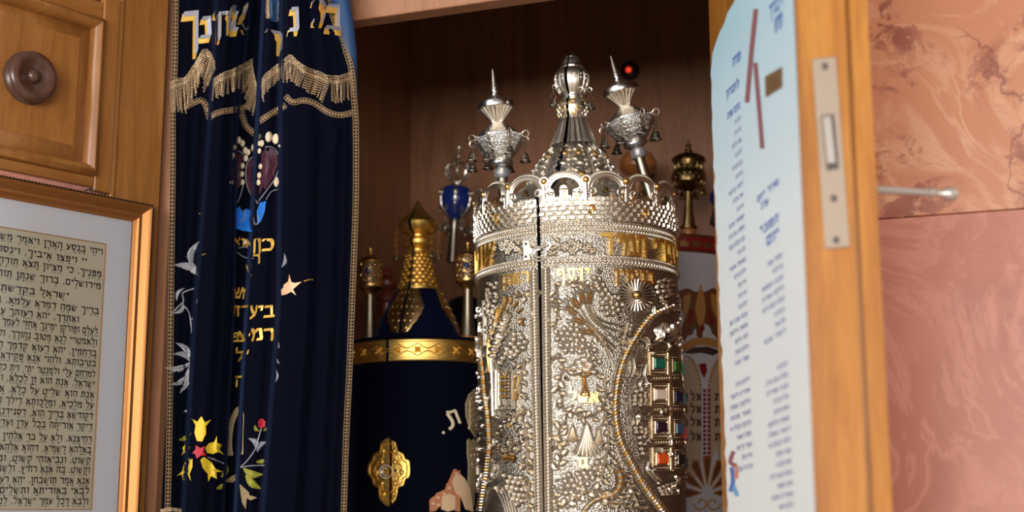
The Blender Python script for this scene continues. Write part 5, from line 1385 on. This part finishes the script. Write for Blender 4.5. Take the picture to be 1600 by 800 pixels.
wp_('crown_print_lobe', 'print_gold', [[(108,60),(117,30),(128,60),(136,110),(130,160),(118,180),(106,160),(98,110)], [(60,70),(85,60),(82,100),(66,150),(58,120)], [(150,60),(175,65),(178,110),(170,150),(154,105)]], .0005)
wp_('crown_print_base', 'print_gold', [[(50,235),(90,212),(140,208),(190,222),(192,250),(140,236),(90,240),(52,262)]], .0006)
wp_('crown_print_jewel', 'print_red_deep', [[(88,90),(95,130),(80,170),(72,160),(82,125)], [(142,95),(152,130),(162,165),(150,172),(144,130)], [(122,165),(132,180),(123,196),(114,180)], [(110,300),(135,296),(140,320),(130,350),(118,330)]], .0008)
wp_('crown_print_emerald', 'print_green', [[(90,165),(100,178),(92,194),(84,180)], [(155,170),(162,182),(156,194),(150,180)], [(86,98),(92,104),(90,116),(84,108)]], .0009)
wp_('crown_print_bead', 'print_gold', [[(112,40),(117,28),(123,40),(117,48)]], .001)
tab = wp_('tablets_print', 'print_cream', [[(54,700),(50,330),(60,285),(85,270),(112,300),(122,360),(122,640),(100,690)], [(196,700),(142,640),(140,370),(150,310),(170,280),(200,300),(210,400)]])
wp_('tablet_shadow_print', 'print_ink', [[(56,262),(90,244),(140,240),(188,256),(160,272),(120,262),(84,266)]], .0008)
b = MB()
for y in (410,452,496,545):
    for ch, x, w in (('ת',54,20),('א',104,16),('ל',84,14),('ת',166,20),('ר',188,12)):
        letter(b, WS, ch, 1040+x/2.16, 430+(y+12)/2.16, w/2.16, 10.5, .0005, .0007, .03, (.09,.13,.02))
b.build('tablet_lettering', MATS['print_ink'], tab)
b = MB()
for k in range(16):
    for dx in (0, 15): put(b, WS, V5([(126+dx,385+k*15),(136+dx,385+k*15),(136+dx,395+k*15),(126+dx,395+k*15)]), .0006, None)
b.build('tablet_jewels', MATS['print_red_deep'], tab)
b = MB()
for k in range(14):
    for s, xs in ((1, (70,120)), (-1, (195,145))):
        blob(b, WS, 1040+lerp(xs[0], xs[1], (k/13)**.7)/2.16, 430+lerp(275, 385, (k/13)**1.6)/2.16, 1.6, 1.6, 0, .0008, 6)
b.build('tablet_border', MATS['print_brown'], tab)
b = MB()
for k in range(7):
    a = -PI+PI*k/6; poly(b, WS, [(1040+(140+ (95*t)*math.cos(a+d))/2.16, 430+(735+(130*t)*math.sin(a+d))/2.16) for t, d in ((.2,0),(.6,-.2),(.92,-.17),(1,0),(.92,.17),(.6,.2))], .0005, False)
shellp = b.build('shell_print', MATS['print_brown'], wbody)
b = MB()
for k in range(7):
    a = -PI+PI*k/6; stroke(b, WS, [(1040+(140+(95*t)*math.cos(a+d))/2.16, 430+(735+(130*t)*math.sin(a+d))/2.16) for t, d in ((.2,0),(.6,-.15),(.88,-.12),(.93,0),(.88,.12),(.6,.15),(.2,0))], 1.0, .0009, 3)
for s in (-1, 1): stroke(b, WS, [(1040+(140+s*(20+26*math.cos(t*.7)*(1-t*.08)))/2.16, 430+(770+26*math.sin(t*.7)*(1-t*.08))/2.16) for t in range(10)], 1.4, .0009, 2)
b.build('shell_lines', MATS['print_gold'], shellp)

ax = Ax((1076,368), (1076,217), 1.885)
t = thing('torah_finial', ax.P0, 'dark brass crown-topped finial on the white case by the poster', 'scroll finial')
def pt_(prof, name, mt, seg=48, mod=None, lab=None):
    b = MB(); ax.lathe(b, prof, seg, mod=mod); return b.build(name, MATS[mt], t, ang=30, label=lab)
pt_([(.8,217.5),(3,219.5),(3,222),(1.8,223.5),(4.5,226),(5.2,228.5),(2.5,231.5),(5.5,234),(6.5,236.5),(5,239)], 'knob', 'brass', 32)
pt_([(5,237.5),(10,240),(18,243),(24.5,247),(26.5,250.5),(25,253)], 'cap', 'brass_dark', 64, lambda a, j: 1+.04*math.cos(12*a))
pd = [(23,252),(21.5,258),(22,266),(25,273),(26.5,279),(25.5,286),(20,292),(10,297),(6,300)]
pt_(pd, 'drum', 'brass_dark', 64)
PS_ = ax.cone(pd); b = MB()
for i in range(16):
    a = i*22.5
    stroke(b, PS_, [(a-9,272),(a-8,262),(a,256),(a+8,262),(a+9,272)], 1.6, .0014, 4); blob(b, PS_, a, 264, 4, 3.5, 0, .002, 8); blob(b, PS_, a, 275, 8, 2.2, 0, .002, 8); blob(b, PS_, a+11, 281, 6, 2.2, 0, .0018, 8); leaf(b, PS_, a, 296, 10, 5, -PI/2, .0014)
b.build('drum_relief', MATS['brass'], t)
pt_([(5.5,298),(5.5,303),(7.5,330),(10,350),(10.2,353)], 'stem', 'brass', 40, lab='plain flaring brass stem')
pt_([(10,352),(13.5,354),(13.5,357),(11,358.5)], 'foot_ring', 'brass_dark', 40)
pt_([(10.5,358),(11.5,360),(11.5,368),(10,372)], 'wooden_base', 'wood_turned', 32)
for a in (.95, -1.3, 2.6, -2.8): bell(t, ax.pt(a, 24*ax.m(286), ax.h(286)), .008, .0062, ('brass', 'brass'))

# ------------------------------------------------------------------ things further back in the ark
ax = Ax((707,400), (717.5,228), 1.93)
t = thing('torah_finial', ax.P0, 'silver and blue enamel finial with open crown, in the shadow behind', 'scroll finial')
pt_([(.6,228),(2,229.5),(1.6,233),(3.2,236),(1.8,239),(3.4,243),(2,247),(3,251),(4.5,254)], 'spike', 'silver', 24)
b = MB()
for i in range(8):
    a = 2*PI*i/8; P_ = [(4,253),(13,257),(19,266),(17,276),(9,282),(5,285)]
    b.tube([ax.pt(a, hw*ax.m(y), ax.h(y)) for hw, y in cr(P_, 4)], .0017, 6)
    b.ball(ax.pt(a, 18.6*ax.m(267), ax.h(267)), .0026, 8, 6)
b.build('open_crown', MATS['silver'], t)
pt_([(5,284),(8,286),(8,289),(12,292)], 'neck', 'silver', 32)
pe = [(11,291),(20,294),(25.5,301),(27,312),(25,324),(19,333),(11,339),(6,343)]
pt_(pe, 'enamel_body', 'enamel_blue', 48, lab='dark blue enamel body')
PE = ax.cone(pe); b = MB()
for i in range(6):
    a = i*60; stroke(b, PE, [(a,293),(a,300),(a,312),(a,326),(a,336)], 4.5, .0012, 4); blob(b, PE, a, 304, 11, 6, 0, .003, 12); blob(b, PE, a, 304, 6, 3.5, 0, .0045, 10)
    for yy in (318,326): blob(b, PE, a, yy, 7, 3.5, 0, .003, 8)
b.build('silver_mounts', MATS['silver'], t)
pt_([(6,342),(8.5,344),(7,348),(6.5,360),(7.5,385),(9,410)], 'shaft', 'silver_old', 32)
for i in range(6): bell(t, ax.pt(math.radians(i*60+25), 25.5*ax.m(324), ax.h(324)), .026, .0058, ('silver', 'silver'))

ax = Ax((727, ybase(1.97)), (727,463), 1.97)
t = thing('torah_mantle', ax.P0, 'plain black velvet scroll mantle hidden behind the gold finial', 'scroll mantle')
yb_ = ybase(1.97)
pt_([(44,yb_),(46,yb_-60),(46,560),(44,520),(40,495)], 'skirt', 'velvet_black', 40)
pt_([(40,496),(34,480),(24,469),(12,464),(2,462.5)], 'domed_top', 'velvet_black', 40)

ax = Ax((604,520), (604,419), 1.93)
t = thing('scroll_roller', ax.P0, 'dark reddish turned wooden roller end beside the left gold finial', 'scroll roller')
pt_([(5,419),(9,421),(11,426),(9,431),(6,433)], 'finial_knob', 'wood_red', 32)
pt_([(6,432),(14,435),(19,441),(19,447),(14,452),(9,455),(12,459),(16,464),(14,470),(9,474),(8,520)], 'turned_handle', 'wood_red', 40)

ax = Ax((997,330), (997,236), 1.97)
t = thing('scroll_roller', ax.P0, 'honey-brown turned wooden roller end behind the leaning silver finial', 'scroll roller')
pt_([(6,236),(16,237.5),(22,241),(24,246),(28,250),(30,256),(29,263),(24,269),(16,273),(11,276)], 'turned_disc', 'wood_turned', 48)
pt_([(10,275),(9,280),(10,300),(12,340)], 'handle', 'wood_turned', 32)

ax = Ax((1124,372), (1122,284), 1.93)
t = thing('torah_finial', ax.P0, 'dark blue and tarnished finial half hidden by the poster edge', 'scroll finial')
pt_([(1,284),(4,288),(3,292),(9,297),(14,303),(15,311),(11,319),(6,323)], 'enamel_knob', 'enamel_blue', 32)
pt_([(6,322),(9,325),(11,334),(14,344),(15,350),(11,352),(6,356),(5,372)], 'bell_body', 'steel_dark', 32)

# small red lamp on the back panel
bp = HL + NN*(DEP-.0)
c = hit(985, 112, bp, NN)
t = thing('indicator_lamp', c, 'small glowing red lamp on the dark back panel above the finials', 'lamp')
mb = mpp(112, c.y)
b = MB()
b.grid([[c + E1*(r*mb*math.cos(2*PI*i/28)) + Z*(r*mb*math.sin(2*PI*i/28)) - NN*d for i in range(28)] for r, d in ((15,0),(15,.006),(13,.010),(6,.011),(5.5,.009))], True)
m = mat('lamp_housing', srgb(48,14,10), .35); b.build('housing', m, t)
m = mat('lamp_red', (.5,.02,.01,1), .3); P = m.node_tree.nodes['Principled BSDF']; P.inputs['Emission Color'].default_value = (1,.06,.02,1); P.inputs['Emission Strength'].default_value = 1.0
b = MB(); b.ball(c - NN*.010, 4.2*mb, 16, 10); b.build('bulb', m, t)
